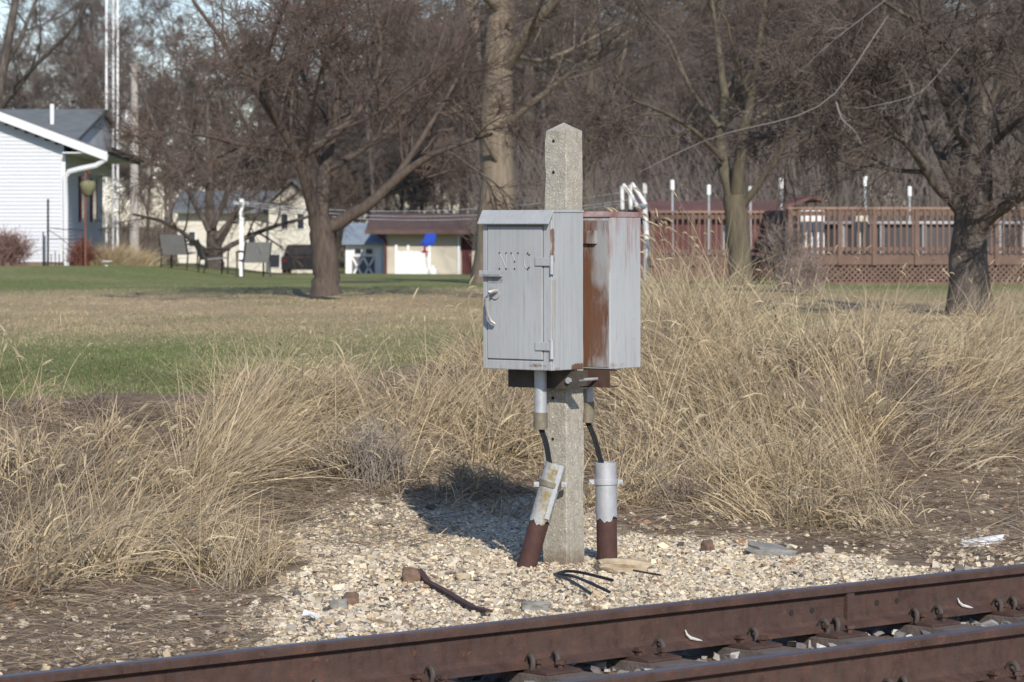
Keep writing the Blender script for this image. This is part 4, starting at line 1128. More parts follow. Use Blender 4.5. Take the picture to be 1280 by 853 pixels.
# trees of the wood behind: three shapes, many individuals
def wood_tree(seed, H_, spread, low=.06, nl=14):
    r_ = np.random.default_rng(seed)
    limbs = []
    tr = [np.array([r_.normal(0, .15) * q, r_.normal(0, .15) * q, H_ * q / 6]) for q in range(7)]
    limbs.append((np.array(tr), .13, .03))
    for k in range(nl):
        z0 = H_ * r_.uniform(low, .85); a_ = r_.uniform(0, 2 * pi); ln = H_ * r_.uniform(.2, .4) * (1.15 - z0 / H_ * .6)
        d = np.array([cos(a_) * spread, sin(a_) * spread, 1.0]); d /= np.linalg.norm(d)
        p0 = np.array([0, 0, z0]); pts = [p0]
        for q in range(5):
            pts.append(pts[-1] + d * ln / 5); d = d + np.array([0, 0, .1]) + r_.normal(0, .12, 3); d /= np.linalg.norm(d)
        limbs.append((np.array(pts), .05, .018))
    global rng
    old = rng; rng = np.random.default_rng(seed + 50)
    lp = np.stack([resample(l[0], 10) for l in limbs]); lr_ = np.stack([np.linspace(l[1], l[2], 10) for l in limbs])
    out = [tubes_batch(lp, lr_, 6)]
    cur = (lp, lr_)
    for L in [dict(nchild=5.5, lr=(.4, .8), ang=(25, 60), n=6, droop=.04, jit=.15, rmul=.5, rmin=.012, tiplen=.5), dict(nchild=6, lr=(.45, .85), ang=(25, 60), n=5, droop=.02, jit=.17, rmul=.55, rmin=.011, tiplen=.6), dict(nchild=5, lr=(.5, 1.0), ang=(22, 60), n=3, droop=.0, jit=.18, rmul=.6, rmin=.0105, tiplen=.6), dict(nchild=3.5, lr=(.6, 1.2), ang=(22, 60), n=2, droop=.0, jit=.18, rmul=.7, rmin=.010, tiplen=.7)]:
        cur = grow(*cur, **L); out.append(tubes_batch(cur[0], cur[1], 3))
    rng = old
    V, Fc = cat_mesh(out)
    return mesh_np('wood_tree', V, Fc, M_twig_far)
wood = [wood_tree(100, 14, .8), wood_tree(101, 16, .6, .15, 12), wood_tree(102, 9, 1.0, .02, 16)]
def plant_wood(px, Y, k, sc_, lab):
    X = (px - 640) * Y / F
    o = new_obj('bare_tree', wood[k], None, (X, Y, float(height(X, Y)) - .1))
    o.rotation_euler = (0, 0, random.uniform(0, 6.28)); o.scale = (sc_, sc_, sc_ * random.uniform(.9, 1.15))
    tag(o, lab, 'tree', 'bare trees of the wood behind the lawn')
spots = []
for row, (Yr, step) in enumerate([(98, 110), (118, 90), (140, 76), (165, 64), (195, 56), (230, 50)]):
    x = 380 + random.uniform(-40, 20) - (0 if row < 1 else 0)
    while x < 1400:
        spots.append((x, Yr + random.uniform(-8, 8))); x += step * random.uniform(.7, 1.3)
for Yr, step in ((178, 85), (205, 72), (245, 60)):
    x = -130
    while x < 400:
        spots.append((x, Yr + random.uniform(-8, 8))); x += step * random.uniform(.7, 1.3)
for (x, Yr) in spots:
    if x < 460 and Yr < 172: Yr = 172 + random.uniform(0, 30)
    if 440 < x < 600 and Yr < 150: Yr += 60
    if 600 < x < 880 and Yr < 140: Yr += 45
    if 760 < x < 1010 and Yr < 100: Yr += 30
    plant_wood(x, Yr, random.randrange(3), random.uniform(.85, 1.2), 'bare brown tree of the dense wood standing behind the lawn and buildings')
# distinct trunks nearer than the wood
for (px, Y, w, lab, seed) in [(660, 95, 22, 'dark bare tree just right of the pale furrowed trunk', 31), (737, 88, 17, 'bare tree whose straight trunk rises right behind the top of the post', 32), (1052, 92, 12, 'thin bare tree rising behind the deck railing', 33)]:
    b0 = P(px, 0, Y); b0[2] = height(b0[0], Y)
    ybase = HZ + (CZ - b0[2]) * F / Y
    make_tree('bare_tree', lab, b0, [
        limb([(px, ybase), (px - 3, 250), (px + 2, 180), (px, 100), (px + 6, 20), (px, -100)], Y, w, w * .45),
        limb([(px, 190), (px + 30, 120), (px + 50, 40), (px + 60, -30)], Y, w * .4, 3, 2),
        limb([(px, 160), (px - 35, 100), (px - 50, 30), (px - 55, -40)], Y, w * .4, 3, -2),
        limb([(px, 120), (px + 60, 90), (px + 110, 60)], Y, w * .35, 3, -3),
        limb([(px, 90), (px - 60, 60), (px - 110, 50)], Y, w * .35, 3, 3)], M_bark_dark if seed != 32 else M_bark_green, M_twig, seed, LV(5, 5, 6, 4.5, .0, .17))
Y = 110
b0 = P(-15, 0, Y); b0[2] = height(b0[0], Y)
make_tree('bare_tree', 'tall bare tree behind the white house at the top left corner', b0, [
    limb([(-15, 330), (-12, 200), (-5, 120), (10, 60), (20, 0), (30, -80)], Y, 20, 8),
    limb([(-8, 150), (20, 110), (50, 75), (85, 45), (110, 5)], Y, 9, 3, -3), limb([(0, 90), (30, 40), (45, 0), (70, -50)], Y, 8, 3, 2),
    limb([(-5, 110), (-40, 60), (-80, 20)], Y, 8, 3, 2), limb([(-10, 180), (25, 160), (60, 150), (95, 145)], Y, 6, 2, 2)], M_bark_dark, M_twig, 35, LV(5, 5, 6, 4.5, .0, .17))
# low thicket at the foot of the wood
def thicket(name, label, n, xr, yr, hr, mat_, seed, rad=.008):
    r_ = np.random.default_rng(seed)
    Yb = r_.uniform(yr[0], yr[1], n); Xb = r_.uniform(xr[0], xr[1], n) * Yb / F
    Zb = height(Xb, Yb)
    h_ = r_.uniform(hr[0], hr[1], n)
    d = np.stack([r_.normal(0, .35, n), r_.normal(0, .35, n), np.ones(n)], -1)
    p = np.stack([Xb, Yb, Zb + r_.uniform(0, .6, n) * h_], -1)
    q1 = p + d * (h_ * .5)[:, None]; d = d + r_.normal(0, .4, d.shape)
    q2 = q1 + d * (h_ * .4)[:, None]
    V, Fc = tubes_batch(np.stack([p, q1, q2], 1), np.array([[1, .8, .4]]) * r_.uniform(.6, 1.3, (n, 1)) * rad, 3)
    return tag(new_obj(name, mesh_np(name, V, Fc, mat_)), label, 'brush', kind='stuff')
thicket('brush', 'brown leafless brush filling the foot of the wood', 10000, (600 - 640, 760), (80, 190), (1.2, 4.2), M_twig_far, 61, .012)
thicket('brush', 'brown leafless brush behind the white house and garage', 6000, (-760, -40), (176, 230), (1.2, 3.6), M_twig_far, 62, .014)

# ------------------------------------------------------------------ white house on the left
HB = P(40, 335, 75)
house = thing('white_house', HB, 'white lap sided house with a grey shingle roof at the left edge', 'house')
Kh = 75 / F
def rake_z(X):                                # underside line of the sloping rake board
    px = 640 + X * F / 74.6
    return CZ - ((140 + .376 * px + 11) - HZ) * 74.6 / F
cx = (80 - 640) * Kh
m = MB(); z = HB[2] + .14
while z < 6.2:
    xr = cx
    if z + .09 > rake_z(cx):                   # clipped by the rake
        A_, B_ = -20.0, cx
        for _ in range(40):
            mid = (A_ + B_) / 2
            if rake_z(mid) > z + .09: A_ = mid
            else: B_ = mid
        xr = A_
    if xr < -19.5: break
    m.hexa([(-19.5, 75 - .022, z), (xr, 75 - .022, z), (xr, 75.02, z), (-19.5, 75.02, z), (-19.5, 75 - .004, z + .09), (xr, 75 - .004, z + .09), (xr, 75.02, z + .09), (-19.5, 75.02, z + .09)])
    z += .09
m.build('gable_siding', M_siding, house)
sdv = np.array([-.06, 1.0, 0])
m = MB(); z = HB[2] + .14
while z < 3.34:
    p0 = np.array([cx, 75.03, z]); p1 = p0 + sdv * 13
    m.hexa([p0 + (-.05, 0, 0), p0 + (.018, 0, 0), p1 + (.018, 0, 0), p1 + (-.05, 0, 0), p0 + (-.05, 0, .09), p0 + (0, 0, .09), p1 + (0, 0, .09), p1 + (-.05, 0, .09)])
    z += .09
m.build('side_siding', M_siding, house)
MB().box((-19.6, 74.99, HB[2] - .4), (cx - .02, 75.3, HB[2] + .138)).build('foundation', M_found, house)
MB().box((cx - .07, 74.965, HB[2] + .14), (cx + .035, 75.028, 3.35)).build('corner_board', M_trim, house)
# sloping rake board, soffit, roof of the front wing
rk = [P(-40, 125, 74.6), P(134, 190.4, 74.6), P(134, 201.5, 74.6), P(-40, 136, 74.6)]
m = MB(); m.hexa([rk[3], rk[2], rk[2] + (0, .05, 0), rk[3] + (0, .05, 0), rk[0], rk[1], rk[1] + (0, .05, 0), rk[0] + (0, .05, 0)]); m.build('rake_board', M_trim, house)
ex = (133 - 640) * 74.6 / F
e0 = np.array([ex, 74.66, 3.37]); e1 = e0 + sdv * 13.4
w0_ = np.array([cx + .01, 74.66, 3.37]); w1_ = w0_ + sdv * 13.4
m = MB(); m.hexa([w0_, e0, e1, w1_, w0_ + (0, 0, .03), e0 + (0, 0, .03), e1 + (0, 0, .03), w1_ + (0, 0, .03)]); m.build('soffit', M_soffit, house)
t0 = P(-40, 124, 74.62); t1 = P(134.5, 189, 74.62)
roofw = MB(); q0, q1 = t0 + sdv * 13.4, t1 + sdv * 13.4
roofw.hexa([t0 - (0, 0, .12), t1 - (0, 0, .10), q1 - (0, 0, .10), q0 - (0, 0, .12), t0, t1, q1, q0])
rw = roofw.build('roof', M_shingle, house)
g0, g1 = e0 + (.03, 0, .03), e1 + (.03, 0, .03)
m = MB(); m.hexa([g0 + (-.03, 0, 0), g0 + (.09, 0, 0), g1 + (.09, 0, 0), g1 + (-.03, 0, 0), g0 + (-.03, 0, .12), g0 + (.09, 0, .12), g1 + (.09, 0, .12), g1 + (-.03, 0, .12)]); m.build('gutter', M_metaldark, house)
# main roof behind, with shingle courses
rz, ry, fz, fy = CZ + 143 * 86 / F, 86, 3.55, 78.5
mr = MB()
for k in range(22):
    a0, a1 = k / 22, (k + 1) / 22 + .01
    za, zb = fz + (rz - fz) * a0, fz + (rz - fz) * a1
    ya, yb = fy + (ry - fy) * a0, fy + (ry - fy) * a1
    mr.hexa([(-24, ya, za - .1), (-11.05, ya, za - .1), (-11.05, yb, zb - .1), (-24, yb, zb - .1), (-24, ya, za + .02), (-11.05, ya, za + .02), (-11.05, yb, zb), (-24, yb, zb)])
main_roof = mr.build('main_roof', M_shingle, house)
MB().prism([(ry, rz - .12), (ry, rz), (88, rz - .35), (88, rz - .47)], -24, -11.05, axis=0).build('rear_roof', M_shingle, house)
MB().prism([(fy + .1, fz - .1), (ry, rz - .14), (87.8, rz - .5), (87.8, 3.0), (fy + .1, 3.0)], -11.5, -11.15, axis=0).build('side_gable', M_soffit, house)
vp = P(65, 155, 83)
MB().tube([vp + (0, 0, -.3), vp + (0, 0, .52)], .055, 10).build('vent_pipe', M_white, main_roof)
# windows and shutters of the side wall
def side_rect(L0, L1, z0, z1, out, mt, name, par, th=.03):
    a0, a1 = np.array([cx, 75.03, 0]) + sdv * L0, np.array([cx, 75.03, 0]) + sdv * L1
    m = MB(); x = np.array([1, 0, 0])
    m.hexa([a0 + x * (out - th) + (0, 0, z0), a0 + x * out + (0, 0, z0), a1 + x * out + (0, 0, z0), a1 + x * (out - th) + (0, 0, z0), a0 + x * (out - th) + (0, 0, z1), a0 + x * out + (0, 0, z1), a1 + x * out + (0, 0, z1), a1 + x * (out - th) + (0, 0, z1)])
    return m.build(name, mt, par)
for L0 in (4.7, 8.6):
    wf = side_rect(L0, L0 + 1.3, 1.75, 2.9, .045, M_trim, 'window', house)
    side_rect(L0 + .1, L0 + 1.2, 1.83, 2.82, .055, M_glass, 'pane', wf)
    side_rect(L0 - .42, L0 - .02, 1.75, 2.9, .05, M_redshut, 'shutter', house)
    side_rect(L0 + 1.32, L0 + 1.72, 1.75, 2.9, .05, M_redshut, 'shutter', house)
dsp = [P(133, 193, 74.7), P(131, 201, 74.7), P(120, 207, 74.75), P(100, 211, 74.8), P(86, 215, 74.88), P(81.5, 222, 74.9), P(82, 260, 74.9), P(82, 325, 74.9), P(84, 337, 74.85), P(92, 340.5, 74.7)]
MB().tube(dsp, .065, 8).build('downspout', M_trim, house, smooth=True)

# lattice radio tower
Y = 92; tb_ = P(140, 330, Y); tb_[2] = height(tb_[0], Y)
tw = thing('radio_tower', tb_, 'thin white lattice radio tower rising behind the white house', 'tower')
legs = [np.array([-.165, 0, 0]), np.array([.165, 0, 0]), np.array([0, .29, 0])]
for l in legs:
    MB().tube([l + (0, 0, -.1), l + (0, 0, 15)], .036, 6).build('tower_leg', M_white, tw, local=True)
for side in range(3):
    m = MB(); a_, b_ = legs[side], legs[(side + 1) % 3]
    for q in range(36):
        z0_ = .3 + q * .4
        m.tube([a_ + (0, 0, z0_), b_ + (0, 0, z0_)], .009, 4)
        m.tube([a_ + (0, 0, z0_), b_ + (0, 0, z0_ + .4)], .008, 4)
    m.build('cross_bracing', M_galv, tw, local=True)
# utility pole with transformer
Y = 102; pb_ = P(168, 330, Y); pb_[2] = height(pb_[0], Y)
up = thing('utility_pole', pb_, 'pale grey utility pole with a transformer right of the tower', 'utility pole')
zt = CZ + 200 * Y / F - pb_[2]
M_pole = mat('weathered_pole', (.40, .37, .33), .9, .25, 4, stretch=(3, 3, .3))
MB().tube([(0, 0, -.2), (0, 0, zt)], [.17, .11], 10).build('pole', M_pole, up, local=True, smooth=True)
zt2 = CZ + 120 * Y / F - pb_[2]
MB().lathe([(.05, zt2), (.15, zt2 + .03), (.15, zt2 + .5), (.12, zt2 + .56), (.03, zt2 + .58)], (-.26, -.05, 0)).build('transformer', M_galv, up, local=True, smooth=True)
MB().bar((-.13, -.05, zt2 + .3), (0, 0, zt2 + .3), .05, .05).build('transformer_bracket', M_galv, up, local=True)

# planting and garden bits by the house
def twig_bush(name, label, base, w, h, n, mat_, seed, cat='bush', rad=.006, d_=.6, col=None):
    r_ = np.random.default_rng(seed); base = np.array(base, float)
    root = thing(name, base, label, cat)
    p = np.zeros((n, 3)); p[:, 0] = r_.normal(0, .14 * w, n); p[:, 1] = r_.normal(0, .14 * w * d_, n)
    tgt = np.stack([r_.normal(0, .26 * w, n), r_.normal(0, .26 * w * d_, n), h * r_.uniform(.45, 1.0, n)], -1)
    tgt[:, 2] *= 1 - .35 * (np.abs(tgt[:, 0]) / w)
    mid = p * .4 + tgt * .6 + r_.normal(0, .06 * h, (n, 3)); mid[:, 2] = np.abs(mid[:, 2])
    V1, F1 = tubes_batch(np.stack([p, mid, tgt], 1), np.array([[1, .8, .5]]) * rad * r_.uniform(.6, 1.3, (n, 1)), 3)
    k = n * 4; idx = r_.integers(0, n, k); u = r_.uniform(.3, 1, (k, 1))
    q0_ = mid[idx] * (1 - u) + tgt[idx] * u
    q1_ = q0_ + r_.normal(0, .16 * h, (k, 3)) + np.array([0, 0, .06 * h]); q1_[:, 2] = np.abs(q1_[:, 2])
    V2, F2 = tubes_batch(np.stack([q0_, q1_], 1), np.full((k, 2), rad * .55), 3)
    new_obj('stems', mesh_np('stems', V1, F1, mat_), root); new_obj('twigs', mesh_np('twigs', V2, F2, mat_), root)
    return root
M_bushred = mat('bush_red', (.20, .085, .06), .9, .35, 6)
M_bushpink = mat('bush_pink', (.26, .16, .14), .9, .4, 6)
twig_bush('bush', 'reddish rounded twiggy bush in front of the white gable wall', P(8, 337, 73.5), 1.1, .85, 420, M_bushpink, 71, rad=.008)
twig_bush('bush', 'small rust red bush at the corner of the white house', P(103, 339, 73.8), .55, .7, 220, M_bushred, 72, rad=.008)
def grass_clump(name, label, base, n, hgt, spread, pal, width, seed, cat='ornamental grass'):
    global rng
    old = rng; rng = np.random.default_rng(seed); base = np.array(base, float)
    aa = rng.uniform(0, 2 * pi, n); rr = np.abs(rng.normal(0, spread, n))
    b_ = np.stack([rr * np.cos(aa), rr * np.sin(aa), np.zeros(n)], -1)
    V, Fc, Cc, _ = ribbons(b_, aa, np.abs(rng.normal(.35, .25, n)), rng.uniform(.3, 1.4, n), rng.uniform(hgt * .6, hgt * 1.1, n), np.full(n, width), pal[rng.integers(0, len(pal), n)] * rng.uniform(.8, 1.15, (n, 1)))
    rng = old
    o = new_obj(name, mesh_np(name, V, Fc, M_grass, Cc), None, tuple(base)); return tag(o, label, cat)
grass_clump('ornamental_grass', 'tan clump of ornamental grass at the foot of the radio tower', P(140, 341, 78), 1500, .85, .28, STRAW, .012, 73)
grass_clump('ornamental_grass', 'paler tan grass clump right of the tower, by the utility pole', P(168, 342, 80), 1100, .7, .24, STRAW, .012, 74)
tr = thing('garden_trellis', P(75, 338, 73.6), 'rusty metal garden trellis with two tall posts before the white gable', 'trellis')
for px, yt, r_ in ((60, 249, .028), (54, 290, .018)):
    MB().tube([P(px, 340, 73.6), P(px, yt, 73.6)], r_, 6).build('post', M_metaldark, tr)
m = MB()
for k in range(9):
    px = 64 + k * 5; m.tube([P(px, 340, 73.7), P(px, 318 - (k % 2) * 4, 73.7)], .009, 4)
m.tube([P(60, 285, 73.7), P(80, 287, 73.7), P(105, 288, 73.7)], .009, 4); m.tube([P(60, 299, 73.7), P(105, 299, 73.7)], .009, 4)
m.tube([P(60, 287, 73.7), P(75, 297, 73.7), P(90, 310, 73.7)], .008, 4)
m.build('wire_panel', M_metaldark, tr)
hg = thing('plant_hanger', P(106, 340, 73.2), 'rusty plant hanger post with a round hanging basket at the house corner', 'plant hanger')
MB().tube([P(106.5, 341, 73.2), P(106.5, 225, 73.2), P(107, 216, 73.2), P(110, 213, 73.2), P(112, 217, 73.2)], .03, 6).build('post', M_bushred, hg)
ba = P(110, 232, 73.2)
bk = MB().lathe([(.02, -.26), (.10, -.22), (.17, -.08), (.19, .03), (.15, .10), (.05, .12)], ba, 9).build('basket', mat('basket_moss', (.22, .21, .12), .95, .4, 12, .6, 40), hg, smooth=True)
MB().tube([ba + (0, 0, .2), P(112, 217, 73.2)], .006, 4).build('wire', M_metaldark, hg)
bb = P(133, 341, 74)
bd = thing('bird_bath', bb, 'small white bird bath beside the tan ornamental grass', 'bird bath')
MB().lathe([(.12, 0), (.1, .03), (.04, .06), (.035, .2), (.05, .22)], bb, 12).build('pedestal', M_white, bd, smooth=True)
MB().lathe([(.05, .221), (.15, .25), (.17, .28), (.15, .275), (.04, .25)], bb, 14).build('bowl', M_white, bd, smooth=True)

# ------------------------------------------------------------------ garden chairs, washing line
def chair(px, py, Y, w, rot, label):
    b_ = P(px, py, Y); b_[2] = height(b_[0], Y)
    root = thing('garden_chair', b_, label, 'chair', 'grey garden chairs on the lawn', rotz=rot)
    h = w / 2
    MB().hexa([(-h, -.3, .40), (h, -.3, .40), (h, .22, .36), (-h, .22, .36), (-h, -.3, .43), (h, -.3, .43), (h, .22, .39), (-h, .22, .39)]).build('seat', M_sling, root, local=True)
    MB().hexa([(-h, .22, .36), (h, .22, .36), (h, .26, .36), (-h, .26, .36), (-h, .42, .86), (h, .42, .86), (h, .46, .86), (-h, .46, .86)]).build('backrest', M_sling, root, local=True)
    for sx in (-1, 1):
        MB().tube([(sx * (h + .03), -.3, .0), (sx * (h + .03), -.32, .6)], .022, 6).build('leg', M_metaldark, root, local=True)
        MB().tube([(sx * (h + .03), .3, .0), (sx * (h + .03), .25, .40)], .022, 6).build('leg', M_metaldark, root, local=True)
        MB().tube([(sx * (h + .03), -.36, .61), (sx * (h + .03), 0, .64), (sx * (h + .03), .32, .62)], .026, 6).build('armrest', M_metaldark, root, local=True)
        MB().tube([(sx * (h + .02), .22, .36), (sx * (h + .02), .45, .88)], .02, 6).build('back_frame', M_metaldark, root, local=True)
    return root
chair(224, 343, 79, .66, 2.8, 'wide grey garden chair left of the many-stemmed tree')
chair(266, 343, 78, .55, 1.9, 'grey garden chair turned sideways in front of the dark many-stemmed tree')
chair(317, 344, 78, .62, 3.5, 'wide grey garden chair just right of the white clothesline pole')
Y = 80; cb_ = P(302, 346, Y); cb_[2] = height(cb_[0], Y)
cp_ = thing('clothesline_pole', cb_, 'white square clothesline pole beside the grey garden chairs', 'pole')
topz = CZ + 32 * Y / F
MB().box((cb_[0] - .055, Y - .055, cb_[2] - .05), (cb_[0] + .055, Y + .055, topz)).build('post', M_white, cp_, bevel=.01)
MB().bar((cb_[0] - .1, Y - .65, topz - .12), (cb_[0] + .12, Y + .65, topz - .12), .08, .08).build('crossarm', M_white, cp_)
MB().bar((cb_[0] + .02, Y - .06, topz - .45), (cb_[0] + .12, Y - .4, topz - .16), .03, .05).build('brace', M_galv, cp_)
Y2 = 64
fb_ = P(812, 350, Y2); fb_[2] = height(fb_[0], Y2)
cf = thing('clothesline_pole', fb_, 'white pipe clothesline frame behind the grass right of the boxes', 'pole')
MB().tube([fb_ - (0, 0, .05), P(808.5, 300, Y2), P(806, 262, Y2)], .055, 10).build('post', M_white, cf, smooth=True)
for q, dx in enumerate((0, -10.5)):
    MB().tube([P(807 + dx, 256 + q * 2, Y2 - .5 * q), P(799 + dx, 243, Y2 - .4 * q), P(789.5 + dx, 229 + 2 * q, Y2 - .3 * q), P(788 + dx, 232 + 2 * q, Y2 - .3 * q), P(788.5 + dx, 262, Y2 - .3 * q)], .04, 8).build('arm', M_white, cf, smooth=True)
MB().tube([P(807, 262, Y2), P(806, 257, Y2), P(796, 258, Y2 - .5)], .045, 8).build('joint', M_galv, cf, smooth=True)
for q, (pa, pb) in enumerate((((303, 252), (783, 240)), ((305, 254), (786, 250)), ((308, 257), (780, 254)))):
    A_, B_ = P(*pa, 80 - .4 * q), P(*pb, 64)
    tt = np.linspace(0, 1, 24)[:, None]
    pts = A_ + (B_ - A_) * tt; pts[:, 2:3] -= 4 * tt * (1 - tt) * (.32 + .02 * q)
    o = MB().tube(pts, .007, 4).build('clothesline', M_white)
    tag(o, ['uppermost white clothesline strung across the lawn behind the boxes', 'middle white clothesline strung across the lawn behind the boxes', 'lowest white clothesline strung across the lawn behind the boxes'][q], 'clothesline', 'white clotheslines')

# ------------------------------------------------------------------ garage, shed, fence panel, hoop
def lap_wall(x0, x1, y, z0, z1, mt, name, par, step=.13, t=.02):
    m = MB(); z = z0
    while z < z1 - .01:
        zz = min(z + step, z1)
        m.hexa([(x0, y - t, z), (x1, y - t, z), (x1, y + .1, z), (x0, y + .1, z), (x0, y - .002, zz), (x1, y - .002, zz), (x1, y + .1, zz), (x0, y + .1, zz)]); z = zz
    return m.build(name, mt, par)
Y = 135; k = Y / F
gX = lambda px: (px - 640) * k
gzb = float(height(gX(530), Y))
gar = thing('garage', (gX(530), Y, gzb), 'tan sided garage with a low brown roof behind the lawn', 'garage')
ez = CZ - (291 - HZ) * k
lap_wall(gX(483), gX(571), Y, gzb, ez, M_tan, 'front_wall', gar)
MB().box((gX(483), Y + .101, gzb), (gX(575), Y + 8, ez)).build('side_walls', M_tan, gar)
MB().box((gX(571.5), Y - .03, gzb), (gX(575), Y + .1, ez)).build('corner_board', M_trim, gar)
MB().box((gX(575.2), Y + .3, gzb), (gX(600), Y + 8, ez)).build('recess_wall', M_tan, gar)
dd_ = MB().box((gX(577), Y + .24, gzb), (gX(590), Y + .299, ez - .1)).build('door', M_maroon, gar)
MB().cbox((gX(588), Y + .22, gzb + 1), (.06, .05, .06)).build('handle', M_galv, dd_)
MB().prism([(Y - .8, ez - .02), (Y - .8, ez + .12), (Y + 4, ez + .85), (Y + 8.8, ez + .12), (Y + 8.8, ez - .02), (Y + 4, ez + .70)], gX(458), gX(606), axis=0).build('roof', M_brownroof, gar)
MB().box((gX(457), Y - .85, ez - .06), (gX(607), Y - .801, ez + .12)).build('fascia', M_brownroof, gar)
MB().tube([(gX(470), Y - .6, ez), (gX(478), Y - .3, ez - .2), (gX(482), Y - .1, ez - .35), (gX(482), Y - .1, gzb + .05)], .06, 6).build('downspout', M_maroon, gar)
Y = 142; k = Y / F
szb = float(height(gX(458), Y)); sz = CZ - (305 - HZ) * k
shd = thing('shed', (gX(458), Y, szb), 'small white shed with crossed double doors and a blue grey roof', 'shed')
MB().box((gX(432), Y, szb), (gX(480), Y + 4, sz)).build('walls', M_white, shd)
MB().prism([(Y - .4, sz - .03), (Y - .4, sz + .06), (Y + 2, sz + .95), (Y + 4.4, sz + .06), (Y + 4.4, sz - .03), (Y + 2, sz + .82)], gX(428), gX(484), axis=0).build('roof', M_bluegrey, shd)
for a_, b_ in ((442, 453), (456, 467)):
    wn_ = MB().box((gX(a_), Y - .04, CZ - (319 - HZ) * k), (gX(b_), Y - .001, CZ - (310 - HZ) * k)).build('window', M_white, shd)
    MB().box((gX(a_ + 1.4), Y - .05, CZ - (317.6 - HZ) * k), (gX(b_ - 1.4), Y - .041, CZ - (311.4 - HZ) * k)).build('pane', M_glass, wn_)
    dr_ = MB().box((gX(a_ - 2), Y - .04, szb + .02), (gX(b_ + 1), Y - .001, CZ - (321 - HZ) * k)).build('door', mat('shed_door', (.14, .14, .15), .7), shd)
    zt_ = CZ - (322 - HZ) * k
    for pq in (((a_ - 1.5, szb + .05), (b_ + .5, zt_)), ((a_ - 1.5, zt_), (b_ + .5, szb + .05))):
        MB().bar((gX(pq[0][0]), Y - .055, pq[0][1]), (gX(pq[1][0]), Y - .055, pq[1][1]), .02, .09).build('door_brace', M_white, dr_)
MB().box((gX(471), Y - .06, szb), (gX(477), Y - .002, sz - .05)).build('door_post', M_white, shd)
Y = 128; k = Y / F
fz0 = float(height(gX(516), Y)); fzt = CZ - (314 - HZ) * k
fp = thing('board_fence', (gX(516), Y, fz0), 'white board fence panel standing against the tan garage', 'fence')
for q in range(10):
    x0_ = gX(497 + q * 3.8)
    MB().box((x0_, Y - .02, fz0 + .03), (x0_ + 3.5 * k, Y + .02, fzt - .02 * (q % 2))).build('board', M_white, fp)
MB().box((gX(494), Y - .05, fz0), (gX(496.6), Y + .05, fzt + .25)).build('post', M_white, fp)
MB().box((gX(535.4), Y - .05, fz0), (gX(538.4), Y + .05, fzt + .25)).build('post', M_white, fp)
MB().box((gX(496.7), Y + .025, fzt - .25), (gX(535.3), Y + .06, fzt - .15)).build('rail', M_white, fp)
MB().box((gX(509), Y - .02, fzt + .002), (gX(511.4), Y + .02, fzt + .24)).build('stile', M_white, fp)
Y = 95; k = Y / F
hz_ = float(height(gX(534), Y))
hp_ = thing('toy_basketball_hoop', (gX(534), Y, hz_), 'small toy basketball hoop with a blue board and red base cup', 'basketball hoop')
MB().box((gX(533) - .03, Y + .05, hz_ - .02), (gX(533) + .03, Y + .11, CZ - (306 - HZ) * k)).build('post', M_white, hp_)
c0 = P(535, 300, Y)
bp_ = [(-.24, -.17), (.10, -.19), (.20, -.10), (.26, .12), (.20, .20), (-.06, .19), (-.14, .02)]
o_ = MB().prism([(c0[0] + x, c0[2] + z) for x, z in bp_], Y - .02, Y + .03, axis=1).build('backboard', M_blue, hp_, bevel=.01)
MB().lathe([(.03, .16), (.035, .02), (.10, -.02), (.11, -.05), (.02, -.06)], P(531, 314, Y) - (0, .1, 0), 12).build('red_cup', M_red, hp_, smooth=True)
Y = 126; k = Y / F
tz = float(height(gX(541), Y))
ptk = thing('propane_tank', (gX(541), Y, tz), 'small white upright propane tank right of the white fence panel', 'tank')
MB().lathe([(.1, .0), (.17, .08), (.18, .3), (.16, .4), (.06, .46)], (gX(541), Y, tz), 12).build('tank', M_white, ptk, smooth=True)
MB().lathe([(.08, .45), (.08, .56), (.03, .56)], (gX(541), Y, tz), 10).build('collar', M_white, ptk)

# cream house and dark car far behind
Y = 152; k = Y / F
cz0 = float(height(gX(300), Y))
ch = thing('cream_house', (gX(300), Y, cz0), 'cream sided house far behind the many-stemmed tree', 'house')
zz = lambda py: CZ - (py - HZ) * k
lap_wall(gX(222), gX(338), Y, cz0, zz(266), M_cream, 'long_wall', ch, .2)
MB().box((gX(222), Y + .101, cz0), (gX(338), Y + 7, zz(266))).build('rear_walls', M_cream, ch)
MB().prism([(Y - .6, zz(267)), (Y - .6, zz(263)), (Y + 3.5, zz(238)), (Y + 7.6, zz(263)), (Y + 7.6, zz(267))], gX(216), gX(337), axis=0).build('roof', M_shingle, ch)
MB().prism([(gX(338.5), cz0), (gX(396), cz0), (gX(396), zz(255)), (gX(367), zz(232)), (gX(338.5), zz(255))], Y - 1.2, Y + 7, axis=1).build('gable_wall', M_cream, ch)
for (xa, xb, za, zb) in ((334, 367.5, 258, 226), (366.5, 401, 226, 258)):
    m = MB(); A_, B_ = np.array([gX(xa), Y - 1.6, zz(za)]), np.array([gX(xb), Y - 1.6, zz(zb)])
    e_ = np.array([0, 9, 0]); u_ = np.array([0, 0, .14])
    m.hexa([A_, B_, B_ + e_, A_ + e_, A_ + u_, B_ + u_, B_ + e_ + u_, A_ + e_ + u_]); m.build('gable_roof', M_shingle, ch)
